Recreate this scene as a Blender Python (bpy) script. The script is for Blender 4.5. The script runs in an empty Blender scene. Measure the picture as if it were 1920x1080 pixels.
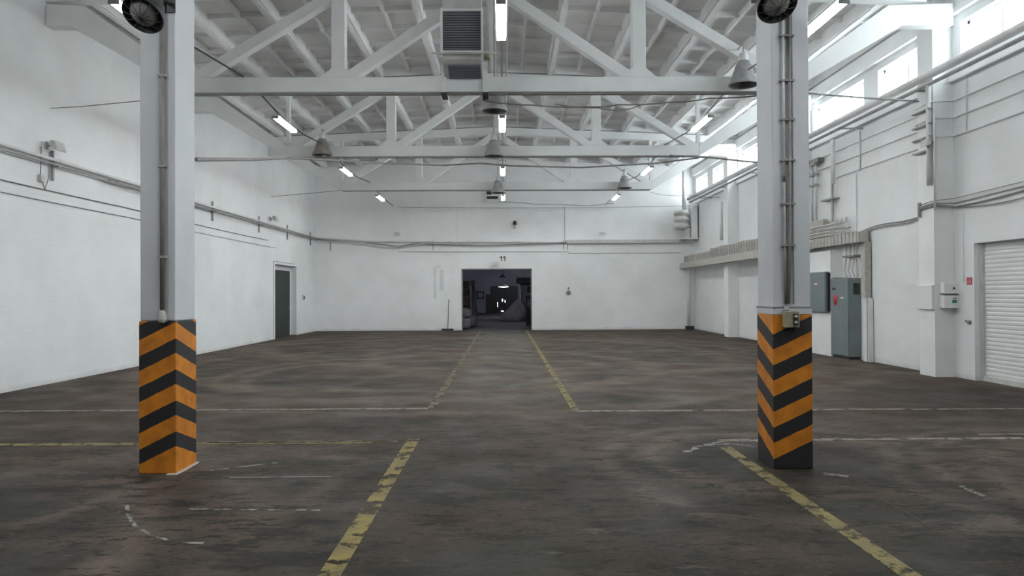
import bpy, bmesh, math, random
from mathutils import Vector, Matrix
random.seed(7)
C = bpy.context.scene.collection
S = bpy.context.scene
PI = math.pi

# ------------------------------------------------------------------ camera
F = 1383.0; H = 1.57
cam = bpy.data.cameras.new('camera'); co = bpy.data.objects.new('camera', cam); C.objects.link(co)
S.camera = co
cam.sensor_width = 36.0; cam.lens = F/1920*36.0; cam.clip_start = .05; cam.clip_end = 300
YAW = -math.atan(15/F); PITCH = math.atan(11/F); ROLL = .0050
co.matrix_world = (Matrix.Translation((0, 0, H)) @ Matrix.Rotation(YAW, 4, 'Z') @
                   Matrix.Rotation(PI/2+PITCH, 4, 'X') @ Matrix.Rotation(-ROLL, 4, 'Z'))
CM = co.matrix_world.to_3x3()
def ray(px, py): return CM @ Vector(((px-960)/F, (540-py)/F, -1.0))
def onY(px, py, Y): r = ray(px, py); t = Y/r.y; return Vector((r.x*t, Y, H+r.z*t))
def onX(px, py, X): r = ray(px, py); t = X/r.x; return Vector((X, r.y*t, H+r.z*t))
def onZ(px, py, Z=0.0): r = ray(px, py); t = (Z-H)/r.z; return Vector((r.x*t, r.y*t, Z))

# ------------------------------------------------------------------ world, light, exposure
S.view_settings.view_transform = 'Standard'; S.view_settings.look = 'None'
S.view_settings.gamma = 1.0; S.view_settings.use_curve_mapping = False
S.view_settings.exposure = 2.0
w = bpy.data.worlds.new('overcast_sky'); S.world = w; w.use_nodes = True
bg = w.node_tree.nodes['Background']
bg.inputs[0].default_value = (.92, .96, 1.0, 1); bg.inputs[1].default_value = 6.0
TUBE = 31.0          # strength of the fluorescent tubes

# ------------------------------------------------------------------ room figures
XL, XR, YB, YF, ZC = -8.15, 8.30, 32.0, -5.0, 7.9
XP = 7.93                              # inner face of the right pilasters
CX = -.25                              # centre line of the roof
TR = [.70, 6.95, 13.3, 19.45, 25.75]   # the trusses
PILY = [(.45, .95), (6.7, 7.2), (13.5, 14.0), (19.75, 20.25), (26.0, 26.5)]
def roofz(x): return 7.38 - .042*abs(x-CX)

# ------------------------------------------------------------------ materials
def nodes(m): return m.node_tree.nodes, m.node_tree.links
def mat(name, col, rough=.6, metal=0.0, var=.0, vscale=3.0, bump=0.0, bscale=40.0, col2=None, spec=.5):
    m = bpy.data.materials.new(name); m.use_nodes = True; N, L = nodes(m)
    b = N['Principled BSDF']; b.inputs['Roughness'].default_value = rough; b.inputs['Metallic'].default_value = metal
    b.inputs['Specular IOR Level'].default_value = spec
    g = N.new('ShaderNodeNewGeometry')
    n = N.new('ShaderNodeTexNoise'); n.inputs['Scale'].default_value = vscale; n.inputs['Detail'].default_value = 6
    L.new(g.outputs['Position'], n.inputs['Vector'])
    r = N.new('ShaderNodeValToRGB'); L.new(n.outputs['Fac'], r.inputs['Fac'])
    c2 = col2 or tuple(c*(1-var) for c in col)
    r.color_ramp.elements[0].position = .35; r.color_ramp.elements[1].position = .65
    r.color_ramp.elements[0].color = (*c2, 1); r.color_ramp.elements[1].color = (*col, 1)
    L.new(r.outputs['Color'], b.inputs['Base Color'])
    if bump:
        n2 = N.new('ShaderNodeTexNoise'); n2.inputs['Scale'].default_value = bscale; n2.inputs['Detail'].default_value = 4
        L.new(g.outputs['Position'], n2.inputs['Vector'])
        bp = N.new('ShaderNodeBump'); bp.inputs['Strength'].default_value = bump; bp.inputs['Distance'].default_value = .01
        L.new(n2.outputs['Fac'], bp.inputs['Height']); L.new(bp.outputs['Normal'], b.inputs['Normal'])
    return m
def emit(name, col, s):
    m = bpy.data.materials.new(name); m.use_nodes = True; N, L = nodes(m)
    b = N['Principled BSDF']; b.inputs['Base Color'].default_value = (.8, .8, .8, 1)
    b.inputs['Emission Color'].default_value = (*col, 1); b.inputs['Emission Strength'].default_value = s
    return m
def math_node(N, L, op, a, b=None, c=None, clamp=False):
    n = N.new('ShaderNodeMath'); n.operation = op; n.use_clamp = clamp
    for i, v in enumerate((a, b, c)):
        if v is None: continue
        if isinstance(v, (int, float)): n.inputs[i].default_value = v
        else: L.new(v, n.inputs[i])
    return n.outputs[0]
def brick_wall(name, axis, col=(.86, .87, .86), strength=.13):
    """white limewashed brick; axis 'x' = wall runs along x, 'y' = along y"""
    m = bpy.data.materials.new(name); m.use_nodes = True; N, L = nodes(m)
    b = N['Principled BSDF']; b.inputs['Roughness'].default_value = .85; b.inputs['Specular IOR Level'].default_value = .2
    g = N.new('ShaderNodeNewGeometry'); s = N.new('ShaderNodeSeparateXYZ'); L.new(g.outputs['Position'], s.inputs[0])
    c = N.new('ShaderNodeCombineXYZ')
    L.new(s.outputs['X' if axis == 'x' else 'Y'], c.inputs[0]); L.new(s.outputs['Z'], c.inputs[1])
    br = N.new('ShaderNodeTexBrick'); L.new(c.outputs[0], br.inputs['Vector'])
    br.inputs['Scale'].default_value = 1.0; br.inputs['Brick Width'].default_value = .26; br.inputs['Row Height'].default_value = .078
    br.inputs['Mortar Size'].default_value = .006; br.inputs['Mortar Smooth'].default_value = .6
    br.inputs['Color1'].default_value = (1, 1, 1, 1); br.inputs['Color2'].default_value = (.985, .985, .985, 1)
    br.inputs['Mortar'].default_value = (.955, .955, .955, 1)
    n = N.new('ShaderNodeTexNoise'); n.inputs['Scale'].default_value = .7; n.inputs['Detail'].default_value = 7; n.inputs['Roughness'].default_value = .6
    L.new(g.outputs['Position'], n.inputs['Vector'])
    r = N.new('ShaderNodeValToRGB'); L.new(n.outputs['Fac'], r.inputs['Fac'])
    r.color_ramp.elements[0].position = .3; r.color_ramp.elements[1].position = .62
    r.color_ramp.elements[0].color = (col[0]*.90, col[1]*.90, col[2]*.885, 1); r.color_ramp.elements[1].color = (*col, 1)
    mx = N.new('ShaderNodeMix'); mx.data_type = 'RGBA'; mx.blend_type = 'MULTIPLY'; mx.inputs[0].default_value = 1
    L.new(r.outputs['Color'], mx.inputs[6]); L.new(br.outputs['Color'], mx.inputs[7])
    # grubby strip and scuffs right above the floor
    n3 = N.new('ShaderNodeTexNoise'); n3.inputs['Scale'].default_value = 2.2; n3.inputs['Detail'].default_value = 6
    L.new(g.outputs['Position'], n3.inputs['Vector'])
    hz = math_node(N, L, 'MULTIPLY', n3.outputs['Fac'], .22)
    d = math_node(N, L, 'SUBTRACT', hz, s.outputs['Z']); d = math_node(N, L, 'MULTIPLY', d, 12.0, clamp=True)
    d = math_node(N, L, 'MULTIPLY', d, .35)
    mx2 = N.new('ShaderNodeMix'); mx2.data_type = 'RGBA'; L.new(d, mx2.inputs[0])
    L.new(mx.outputs[2], mx2.inputs[6]); mx2.inputs[7].default_value = (.42, .40, .37, 1)
    L.new(mx2.outputs[2], b.inputs['Base Color'])
    n2 = N.new('ShaderNodeTexNoise'); n2.inputs['Scale'].default_value = 30; n2.inputs['Detail'].default_value = 5
    L.new(g.outputs['Position'], n2.inputs['Vector'])
    hgt = math_node(N, L, 'MULTIPLY_ADD', n2.outputs['Fac'], .5, math_node(N, L, 'SUBTRACT', 1.0, br.outputs['Fac']))
    bp = N.new('ShaderNodeBump'); bp.inputs['Strength'].default_value = strength; bp.inputs['Distance'].default_value = .008
    L.new(hgt, bp.inputs['Height']); L.new(bp.outputs['Normal'], b.inputs['Normal'])
    return m
def floor_mat():
    m = bpy.data.materials.new('worn_concrete'); m.use_nodes = True; N, L = nodes(m)
    b = N['Principled BSDF']; b.inputs['Specular IOR Level'].default_value = .16
    g = N.new('ShaderNodeNewGeometry'); s = N.new('ShaderNodeSeparateXYZ'); L.new(g.outputs['Position'], s.inputs[0])
    P = g.outputs['Position']
    def noise(scale, detail=6, rough=.55, sc=(1, 1, 1), off=(0, 0, 0), dist=0.0):
        mp = N.new('ShaderNodeMapping'); mp.inputs['Scale'].default_value = sc; mp.inputs['Location'].default_value = off
        L.new(P, mp.inputs['Vector'])
        n = N.new('ShaderNodeTexNoise'); n.inputs['Scale'].default_value = scale; n.inputs['Detail'].default_value = detail
        n.inputs['Roughness'].default_value = rough; n.inputs['Distortion'].default_value = dist
        L.new(mp.outputs[0], n.inputs['Vector']); return n.outputs['Fac']
    def ramp(f, a, c0, bb, c1):
        r = N.new('ShaderNodeValToRGB'); L.new(f, r.inputs['Fac'])
        r.color_ramp.elements[0].position = a; r.color_ramp.elements[1].position = bb
        r.color_ramp.elements[0].color = (*c0, 1) if isinstance(c0, tuple) else (c0, c0, c0, 1)
        r.color_ramp.elements[1].color = (*c1, 1) if isinstance(c1, tuple) else (c1, c1, c1, 1)
        return r.outputs['Color']
    def mix(f, a, bb, mode='MIX'):
        x = N.new('ShaderNodeMix'); x.data_type = 'RGBA'; x.blend_type = mode
        if isinstance(f, (int, float)): x.inputs[0].default_value = f
        else: L.new(f, x.inputs[0])
        for i, v in ((6, a), (7, bb)):
            if isinstance(v, tuple): x.inputs[i].default_value = (*v, 1)
            else: L.new(v, x.inputs[i])
        return x.outputs[2]
    base = ramp(noise(.35, 5), .42, (.050, .041, .031), .58, (.090, .060, .044))
    base = mix(ramp(noise(1.6, 10, .72), .45, .0, .66, .7), base, (.108, .084, .068))
    # paler swept aisle running to the opening
    ax = math_node(N, L, 'ABSOLUTE', math_node(N, L, 'SUBTRACT', s.outputs['X'], -.02))
    ax = math_node(N, L, 'MULTIPLY_ADD', noise(1.1, 7, .65), .9, ax)
    am = math_node(N, L, 'MULTIPLY_ADD', ax, -3.0, 4.2, clamp=True)
    yy = math_node(N, L, 'MULTIPLY_ADD', noise(.9, 8, .7, off=(5, 5, 0)), 5.0, s.outputs['Y'])
    ym = math_node(N, L, 'MULTIPLY_ADD', yy, .9, -11.2, clamp=True)
    am = math_node(N, L, 'MULTIPLY', math_node(N, L, 'MULTIPLY', am, ym), .92)
    base = mix(am, base, ramp(noise(2.2, 8, .7, off=(2, 8, 0)), .38, (.080, .072, .060), .60, (.122, .112, .096)))
    # curved tyre tracks, each a band at its own radius
    wobble = noise(.45, 4)
    breakup = ramp(noise(1.5, 8, .68, off=(4, 9, 0)), .38, .30, .56, 1.)
    def track(cx, cy, r, wd, amt, colr=(.155, .116, .090)):
        mp = N.new('ShaderNodeMapping'); mp.inputs['Location'].default_value = (-cx, -cy, 0); L.new(P, mp.inputs['Vector'])
        sc = N.new('ShaderNodeVectorMath'); sc.operation = 'MULTIPLY'; L.new(mp.outputs[0], sc.inputs[0]); sc.inputs[1].default_value = (1, 1, 0)
        ln = N.new('ShaderNodeVectorMath'); ln.operation = 'LENGTH'; L.new(sc.outputs[0], ln.inputs[0])
        d = math_node(N, L, 'MULTIPLY_ADD', wobble, 1.2, ln.outputs['Value'])
        d = math_node(N, L, 'ABSOLUTE', math_node(N, L, 'SUBTRACT', d, r+.6))
        f = math_node(N, L, 'MULTIPLY_ADD', d, -1.0/wd, 1.0, clamp=True)
        f = math_node(N, L, 'MULTIPLY', math_node(N, L, 'MULTIPLY', f, min(1.2, amt*1.7), clamp=True), breakup)
        return f, colr
    dark = (.036, .032, .027)
    for a in ((-1.9, 14.4, 3.1, .30, .75), (-1.9, 14.4, 2.4, .22, .45, dark), (-1.6, 14.8, 3.9, .28, .6), (-2.2, 16, 5.2, .35, .6), (-2.2, 16, 4.6, .3, .5, dark),
              (-1.5, 19, 7.0, .4, .6), (-1.2, 18, 8.2, .35, .55), (-3.5, 23, 4.2, .45, .55), (2.0, 24, 9.2, .45, .45),
              (3.4, 16, 4.2, .35, .5), (2.6, 19, 6.0, .4, .5), (3.5, 13.5, 2.6, .25, .45), (4.0, 12.0, 4.4, .3, .45),
              (2.75, 6.95, 1.25, .22, .75), (2.75, 6.9, .75, .5, .55, dark), (2.8, 6.7, 1.9, .22, .5),
              (5.6, 5.6, 1.6, .25, .6), (5.6, 5.8, 2.3, .25, .5), (5.4, 5.9, 2.0, .2, .5, dark),
              (-4.3, 4.6, 2.0, .25, .6), (-4.3, 4.6, 2.6, .3, .5), (-4.1, 4.5, 1.2, .5, .55, dark), (-2.9, 6.2, 1.5, .2, .4), (-5.2, 6.6, 2.4, .2, .45)):
        f, cl = track(*a); base = mix(f, base, cl)
    # dark chipped patches, mostly on the near floor
    nr = math_node(N, L, 'MULTIPLY_ADD', s.outputs['Y'], -.13, 1.75, clamp=True)
    dk = ramp(noise(2.0, 12, .74, (.55, 1.5, 1), (3.1, .7, 0), .4), .525, 0., .545, 1.)
    base = mix(math_node(N, L, 'MULTIPLY', math_node(N, L, 'MULTIPLY', dk, nr), .75), base, (.026, .024, .020))
    dk = ramp(noise(6.5, 10, .72, (.6, 1.4, 1), (7.1, 2.7, 0), .4), .555, 0., .58, 1.)
    base = mix(math_node(N, L, 'MULTIPLY', math_node(N, L, 'MULTIPLY', dk, nr), .8), base, (.017, .016, .013))
    # darker patches by the viewpoint, with a greenish cast
    gr = ramp(noise(.45, 6, .6, off=(8, 3, 0)), .42, 0., .62, .75)
    n4 = math_node(N, L, 'MULTIPLY_ADD', s.outputs['Y'], -.30, 2.3, clamp=True)
    base = mix(math_node(N, L, 'MULTIPLY', gr, n4), base, (.036, .037, .027))
    wt = ramp(noise(5.5, 10, .74, (.45, 1.4, 1), (1.3, 8.7, 0)), .60, 0., .635, .5)
    base = mix(wt, base, (.17, .15, .13))
    base = mix(.85, base, ramp(noise(26, 8, .8), .38, .54, .60, .96), 'MULTIPLY')
    # slab joints every 6 m
    L.new(base, b.inputs['Base Color'])
    L.new(ramp(noise(1.3, 6), .3, .55, .7, .85), b.inputs['Roughness'])
    bp = N.new('ShaderNodeBump'); bp.inputs['Strength'].default_value = .35; bp.inputs['Distance'].default_value = .01
    L.new(noise(14, 8, .7), bp.inputs['Height']); L.new(bp.outputs['Normal'], b.inputs['Normal'])
    return m
def worn_paint(name, col, keep=.5, soft=.06, scale=6, col2=None):
    """floor paint rubbed away in places: see-through where it has gone"""
    m = mat(name, col, .7, var=.3, vscale=4, col2=col2, spec=.3); N, L = nodes(m)
    out = [n for n in N if n.type == 'OUTPUT_MATERIAL'][0]; b = N['Principled BSDF']
    g = N.new('ShaderNodeNewGeometry')
    n = N.new('ShaderNodeTexNoise'); n.inputs['Scale'].default_value = scale; n.inputs['Detail'].default_value = 8; n.inputs['Roughness'].default_value = .68
    L.new(g.outputs['Position'], n.inputs['Vector'])
    r = N.new('ShaderNodeValToRGB'); L.new(n.outputs['Fac'], r.inputs['Fac'])
    r.color_ramp.elements[0].position = keep-soft; r.color_ramp.elements[1].position = keep+soft
    r.color_ramp.elements[0].color = (0, 0, 0, 1); r.color_ramp.elements[1].color = (.9, .9, .9, 1)
    t = N.new('ShaderNodeBsdfTransparent'); mx = N.new('ShaderNodeMixShader')
    L.new(r.outputs['Color'], mx.inputs[0]); L.new(t.outputs[0], mx.inputs[1]); L.new(b.outputs[0], mx.inputs[2])
    L.new(mx.outputs[0], out.inputs['Surface'])
    return m
def stripes(name, x0, y0, z0, sgn, sx, sy, period=.2735, duty=.53, lo=0.0, hi=14.5):
    """orange / black chevrons meeting at the vertical edge x0,y0"""
    m = bpy.data.materials.new(name); m.use_nodes = True; N, L = nodes(m)
    b = N['Principled BSDF']; b.inputs['Roughness'].default_value = .55
    g = N.new('ShaderNodeNewGeometry'); s = N.new('ShaderNodeSeparateXYZ'); L.new(g.outputs['Position'], s.inputs[0])
    dx = math_node(N, L, 'MULTIPLY', math_node(N, L, 'ABSOLUTE', math_node(N, L, 'SUBTRACT', s.outputs['X'], x0)), sx)
    dy = math_node(N, L, 'MULTIPLY', math_node(N, L, 'ABSOLUTE', math_node(N, L, 'SUBTRACT', s.outputs['Y'], y0)), sy)
    t = math_node(N, L, 'ADD', dx, dy)
    nz = N.new('ShaderNodeTexNoise'); nz.inputs['Scale'].default_value = 14; L.new(g.outputs['Position'], nz.inputs['Vector'])
    z = math_node(N, L, 'MULTIPLY_ADD', nz.outputs['Fac'], .012, s.outputs['Z'])
    v = math_node(N, L, 'SUBTRACT', z0, z); v = math_node(N, L, 'MULTIPLY_ADD', t, sgn, v)
    v = math_node(N, L, 'DIVIDE', v, period); v = math_node(N, L, 'ADD', v, 10.0)
    v = math_node(N, L, 'MINIMUM', math_node(N, L, 'MAXIMUM', v, lo), hi)
    f = math_node(N, L, 'FRACT', v); k = math_node(N, L, 'LESS_THAN', f, duty)
    n = N.new('ShaderNodeTexNoise'); n.inputs['Scale'].default_value = 9; n.inputs['Detail'].default_value = 8; L.new(g.outputs['Position'], n.inputs['Vector'])
    ro = N.new('ShaderNodeValToRGB'); L.new(n.outputs['Fac'], ro.inputs['Fac'])
    ro.color_ramp.elements[0].position = .3; ro.color_ramp.elements[0].color = (.47, .150, .008, 1)
    ro.color_ramp.elements[1].position = .6; ro.color_ramp.elements[1].color = (.66, .225, .012, 1)
    mx = N.new('ShaderNodeMix'); mx.data_type = 'RGBA'; L.new(k, mx.inputs[0])
    mx.inputs[6].default_value = (.020, .018, .021, 1); L.new(ro.outputs['Color'], mx.inputs[7])
    L.new(mx.outputs[2], b.inputs['Base Color'])
    return m
def glass_mat():
    m = bpy.data.materials.new('window_glass'); m.use_nodes = True; N, L = nodes(m)
    out = [n for n in N if n.type == 'OUTPUT_MATERIAL'][0]; N.remove(N['Principled BSDF'])
    t = N.new('ShaderNodeBsdfTransparent'); t.inputs[0].default_value = (.93, .96, .97, 1)
    g = N.new('ShaderNodeBsdfGlossy'); g.inputs['Roughness'].default_value = .1
    mx = N.new('ShaderNodeMixShader'); mx.inputs[0].default_value = .06
    L.new(t.outputs[0], mx.inputs[1]); L.new(g.outputs[0], mx.inputs[2]); L.new(mx.outputs[0], out.inputs['Surface'])
    return m

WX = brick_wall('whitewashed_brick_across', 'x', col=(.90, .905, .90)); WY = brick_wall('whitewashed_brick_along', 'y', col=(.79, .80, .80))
M = dict(
    plaster=mat('whitewashed_plaster', (.84, .85, .84), .85, var=.08, vscale=1.5, bump=.2, bscale=25, spec=.2),
    floor=floor_mat(),
    ceil=mat('whitewashed_concrete_slab', (.78, .78, .77), .85, var=.13, vscale=1.3, bump=.3, bscale=12, spec=.2),
    truss=mat('whitewashed_truss', (.82, .83, .82), .8, var=.07, vscale=2, bump=.15, bscale=20, spec=.2),
    col=mat('grey_white_column_paint', (.60, .615, .63), .6, var=.09, vscale=1.6, bump=.15, bscale=18, spec=.3),
    white=mat('white_enamel', (.78, .79, .78), .5, var=.06),
    offw=mat('aged_white_enamel', (.60, .59, .56), .55, var=.15, vscale=5),
    pipe=mat('painted_pipe', (.70, .70, .69), .5, var=.15, vscale=3),
    pipeg=mat('grubby_grey_pipe', (.38, .38, .37), .55, var=.25, vscale=5),
    cable=mat('dark_cable', (.085, .082, .08), .6, var=.3, vscale=4),
    greyc=mat('dusty_grey_cable', (.26, .25, .235), .6, var=.25, vscale=6),
    tray=mat('dusty_beige_cable_duct', (.46, .44, .40), .6, var=.22, vscale=7),
    steel=mat('grey_cabinet_enamel', (.185, .222, .225), .45, var=.12, vscale=3),
    dark=mat('dark_metal', (.035, .036, .04), .5, var=.3, vscale=8),
    black=mat('black_plastic', (.015, .015, .016), .5),
    louvre=mat('blue_grey_louvre', (.15, .17, .22), .45, metal=.2, var=.2, vscale=9),
    green=mat('dark_green_door_paint', (.010, .020, .017), .5, var=.3, vscale=3),
    roller=mat('white_roller_slats', (.74, .75, .74), .5, var=.07, vscale=2),
    beige=mat('yellowed_switch_plastic', (.36, .33, .22), .5, var=.25, vscale=14),
    reflector=mat('dull_lamp_enamel', (.44, .44, .43), .5, var=.25, vscale=8),
    brownlamp=mat('rusty_beige_lamp_enamel', (.36, .33, .30), .55, var=.25, vscale=8),
    lampin=mat('dark_lamp_inside', (.13, .14, .135), .35, metal=.3, var=.3, vscale=10),
    lens=mat('dusty_lamp_glass', (.30, .30, .28), .15, var=.3, vscale=12),
    red=mat('red_sticker', (.52, .05, .08), .5, var=.2, vscale=60),
    orange=mat('orange_sticker', (.62, .12, .06), .5),
    signg=mat('green_sign', (.01, .20, .10), .5),
    mark=mat('grey_marker_paint', (.05, .045, .04), .7),
    wood=mat('weathered_wood', (.10, .07, .05), .7, var=.3, vscale=6),
    bag=mat('woven_white_sack', (.22, .215, .225), .8, var=.35, vscale=6, bump=.8, bscale=9),
    brown=mat('brown_cardboard_stack', (.10, .07, .06), .8, var=.5, vscale=4),
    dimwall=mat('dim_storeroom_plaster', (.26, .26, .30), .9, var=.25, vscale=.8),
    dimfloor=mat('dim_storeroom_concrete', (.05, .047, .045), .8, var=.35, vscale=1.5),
    tube=emit('lit_fluorescent_tube', (.945, .985, 1.0), TUBE),
    lit=emit('lit_lamp_bowl', (1.0, .97, .9), 4.5),
    daygap=emit('daylight_gap', (.95, .98, 1.0), 2.2),
    glass=glass_mat(),
    yline=worn_paint('worn_yellow_floor_paint', (.31, .245, .08), .468, .03, 6.5, col2=(.20, .155, .075)),
    yline2=worn_paint('bright_yellow_floor_paint', (.27, .225, .09), .45, .05, 6, col2=(.19, .155, .085)),
    fline=worn_paint('faded_yellow_floor_paint', (.18, .140, .09), .46, .08, 4, col2=(.17, .15, .11)),
    pline=worn_paint('faded_pink_floor_paint', (.30, .25, .215), .43, .08, 6, col2=(.20, .17, .15)),
    wline=worn_paint('scuffed_white_floor_paint', (.36, .34, .30), .50, .06, 9),
)

# ------------------------------------------------------------------ mesh helpers
class MB:
    def __init__(s): s.v = []; s.f = []; s.sm = []
    def add(s, vs, fs, smooth=False):
        o = len(s.v); s.v += [tuple(v) for v in vs]
        for f in fs: s.f.append([i+o for i in f]); s.sm.append(smooth)
        return s
    def box(s, x0, x1, y0, y1, z0, z1):
        if x0 > x1: x0, x1 = x1, x0
        if y0 > y1: y0, y1 = y1, y0
        if z0 > z1: z0, z1 = z1, z0
        return s.add([(x0,y0,z0),(x1,y0,z0),(x1,y1,z0),(x0,y1,z0),(x0,y0,z1),(x1,y0,z1),(x1,y1,z1),(x0,y1,z1)],
              [(3,2,1,0),(4,5,6,7),(0,1,5,4),(1,2,6,5),(2,3,7,6),(3,0,4,7)])
    def quad(s, *p): return s.add(p, [tuple(range(len(p)))])
    def prism(s, poly, axis, a, b):
        """poly: 2-D points; extruded along axis 'x','y' or 'z' from a to b"""
        def P(u, v, t): return {'x': (t, u, v), 'y': (u, t, v), 'z': (u, v, t)}[axis]
        n = len(poly); vs = [P(u, v, a) for u, v in poly]+[P(u, v, b) for u, v in poly]
        fs = [tuple(range(n)), tuple(range(2*n-1, n-1, -1))]
        fs += [(i, i+n, (i+1) % n+n, (i+1) % n) for i in range(n)]
        return s.add(vs, fs)
    def tube(s, pts, r, n=8, cap=True):
        pts = [Vector(p) for p in pts]; rs = r if isinstance(r, (list, tuple)) else [r]*len(pts)
        vs = []; fs = []; up = None
        for i, p in enumerate(pts):
            t = ((pts[min(i+1, len(pts)-1)]-pts[max(i-1, 0)])).normalized()
            if up is None:
                up = Vector((0, 0, 1)) if abs(t.z) < .9 else Vector((0, 1, 0))
            a = t.cross(up).normalized(); up = a.cross(t).normalized()
            for k in range(n):
                an = 2*PI*(k+.5)/n; vs.append(p+a*math.cos(an)*rs[i]+up*math.sin(an)*rs[i])
        for i in range(len(pts)-1):
            for k in range(n):
                fs.append((i*n+k, i*n+(k+1) % n, (i+1)*n+(k+1) % n, (i+1)*n+k))
        if cap: fs.append(tuple(range(n-1, -1, -1))); fs.append(tuple((len(pts)-1)*n+k for k in range(n)))
        return s.add(vs, fs, n > 6)
    def bar(s, p, q, wd, hd, side=(0, 1, 0)):
        """rectangular member p->q, width wd along `side`, depth hd across"""
        p = Vector(p); q = Vector(q); t = (q-p).normalized(); sd = Vector(side); u = t.cross(sd).normalized()
        vs = [];
        for b in (p, q):
            for a, c in ((-1,-1),(1,-1),(1,1),(-1,1)): vs.append(b+sd*a*wd/2+u*c*hd/2)
        return s.add(vs, [(3,2,1,0),(4,5,6,7),(0,1,5,4),(1,2,6,5),(2,3,7,6),(3,0,4,7)])
    def lathe(s, prof, c=(0, 0, 0), n=24, mx=None):
        vs = []; fs = []
        for r, z in prof:
            for k in range(n):
                a = 2*PI*k/n; v = Vector((r*math.cos(a), r*math.sin(a), z))
                if mx: v = mx @ v
                vs.append(v+Vector(c))
        for i in range(len(prof)-1):
            for k in range(n): fs.append((i*n+k, i*n+(k+1) % n, (i+1)*n+(k+1) % n, (i+1)*n+k))
        return s.add(vs, fs, True)
    def build(s, name, m, parent=None, origin=None, bevel=0.0):
        o_ = Vector(origin) if origin is not None else (parent['_w'] if False else None)
        if parent is not None: o_ = wloc(parent)
        if o_ is None: o_ = Vector((0, 0, 0))
        me = bpy.data.meshes.new(name); me.from_pydata([Vector(v)-o_ for v in s.v], [], s.f)
        bm = bmesh.new(); bm.from_mesh(me); bmesh.ops.recalc_face_normals(bm, faces=bm.faces); bm.to_mesh(me); bm.free()
        me.polygons.foreach_set('use_smooth', s.sm); me.materials.append(m)
        o = bpy.data.objects.new(name, me); C.objects.link(o)
        if parent is None: o.location = o_
        else: o.parent = parent
        if bevel:
            b = o.modifiers.new('bevel', 'BEVEL'); b.width = bevel; b.segments = 2; b.limit_method = 'ANGLE'
        return o
def wloc(o):
    v = Vector(o.location)
    while o.parent: o = o.parent; v += Vector(o.location)
    return v
def tag(o, label, cat, group=None, kind=None):
    o['label'] = label; o['category'] = cat
    if group: o['group'] = group
    if kind: o['kind'] = kind
    return o
def thing(name, label, cat, loc, group=None):
    o = bpy.data.objects.new(name, None); o.empty_display_size = .1; C.objects.link(o); o.location = loc
    return tag(o, label, cat, group)
def struct(o): o['kind'] = 'structure'; return o
def dup(root, loc, label):
    def cp(o, par):
        c = o.copy(); C.objects.link(c)
        if par is not None: c.parent = par
        for ch in o.children: cp(ch, c)
        return c
    r = cp(root, None); r.location = loc; r['label'] = label
    return r
def holes_wall(mb, axis, a0, a1, z0, z1, c0, c1, holes):
    """wall along `axis` ('x'/'y'), faces at c0 and c1, with rectangular holes (u0,u1,w0,w1)"""
    us = sorted({a0, a1, *[h[0] for h in holes], *[h[1] for h in holes]})
    ws = sorted({z0, z1, *[h[2] for h in holes], *[h[3] for h in holes]})
    P = (lambda u, c, z: (u, c, z)) if axis == 'x' else (lambda u, c, z: (c, u, z))
    def hole(u, v): return any(h[0] < u < h[1] and h[2] < v < h[3] for h in holes)
    def solid(i, j):
        if i < 0 or j < 0 or i >= len(us)-1 or j >= len(ws)-1: return False
        return not hole((us[i]+us[i+1])/2, (ws[j]+ws[j+1])/2)
    for i in range(len(us)-1):
        for j in range(len(ws)-1):
            if not solid(i, j): continue
            u0, u1, w0, w1 = us[i], us[i+1], ws[j], ws[j+1]
            for c in (c0, c1): mb.quad(P(u0, c, w0), P(u1, c, w0), P(u1, c, w1), P(u0, c, w1))
            if not solid(i-1, j): mb.quad(P(u0, c0, w0), P(u0, c1, w0), P(u0, c1, w1), P(u0, c0, w1))
            if not solid(i+1, j): mb.quad(P(u1, c0, w0), P(u1, c1, w0), P(u1, c1, w1), P(u1, c0, w1))
            if not solid(i, j-1): mb.quad(P(u0, c0, w0), P(u1, c0, w0), P(u1, c1, w0), P(u0, c1, w0))
            if not solid(i, j+1): mb.quad(P(u0, c0, w1), P(u1, c0, w1), P(u1, c1, w1), P(u0, c1, w1))
    return mb

# ------------------------------------------------------------------ the setting
fl = struct(MB().box(XL-.3, XR+.3, YF-.3, YB+.15, -.25, 0).build('floor', M['floor']))
def line(x0, x1, y0, y1, m, z=.004):
    MB().box(x0, x1, y0, y1, .0005, z).build('painted_line', M[m], fl)
line(-1.05, -.92, 2.2, 8.02, 'yline')
line(2.18, 2.30, 2.2, 7.50, 'yline2')
line(-1.06, -.95, 10.2, 31.9, 'fline')
line(.90, 1.00, 9.95, 31.6, 'yline2')
line(-8.1, -1.05, 10.10, 10.21, 'pline')
line(.90, 5.4, 9.78, 9.88, 'pline')
line(5.4, 8.2, 9.76, 9.84, 'pline')
line(-8.1, -1.35, 7.80, 7.92, 'yline2')
line(-3.2, -1.0, 7.86, 7.96, 'fline')
line(2.25, 5.9, 7.78, 7.88, 'pline')
line(5.2, 8.2, 8.02, 8.08, 'pline')
def polyline(pts, wd, m):
    mb = MB(); P = [onZ(*p) for p in pts]
    for i in range(len(P)-1):
        a, b = P[i], P[i+1]; t = (b-a).normalized(); n = Vector((-t.y, t.x, 0))*wd/2
        mb.prism([(a+n)[:2], (b+n)[:2], (b-n)[:2], (a-n)[:2]], 'z', .0006, .0035)
    mb.build('painted_line', M[m], fl)
polyline([(238, 948), (240, 965), (252, 985), (275, 1000), (310, 1012), (350, 1018), (382, 1019)], .028, 'wline')
polyline([(355, 955), (600, 957)], .03, 'wline')
polyline([(385, 884), (440, 877), (520, 868)], .03, 'wline')
polyline([(430, 896), (620, 894)], .03, 'pline')
polyline([(1800, 911), (1826, 922), (1852, 934)], .05, 'wline')
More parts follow.
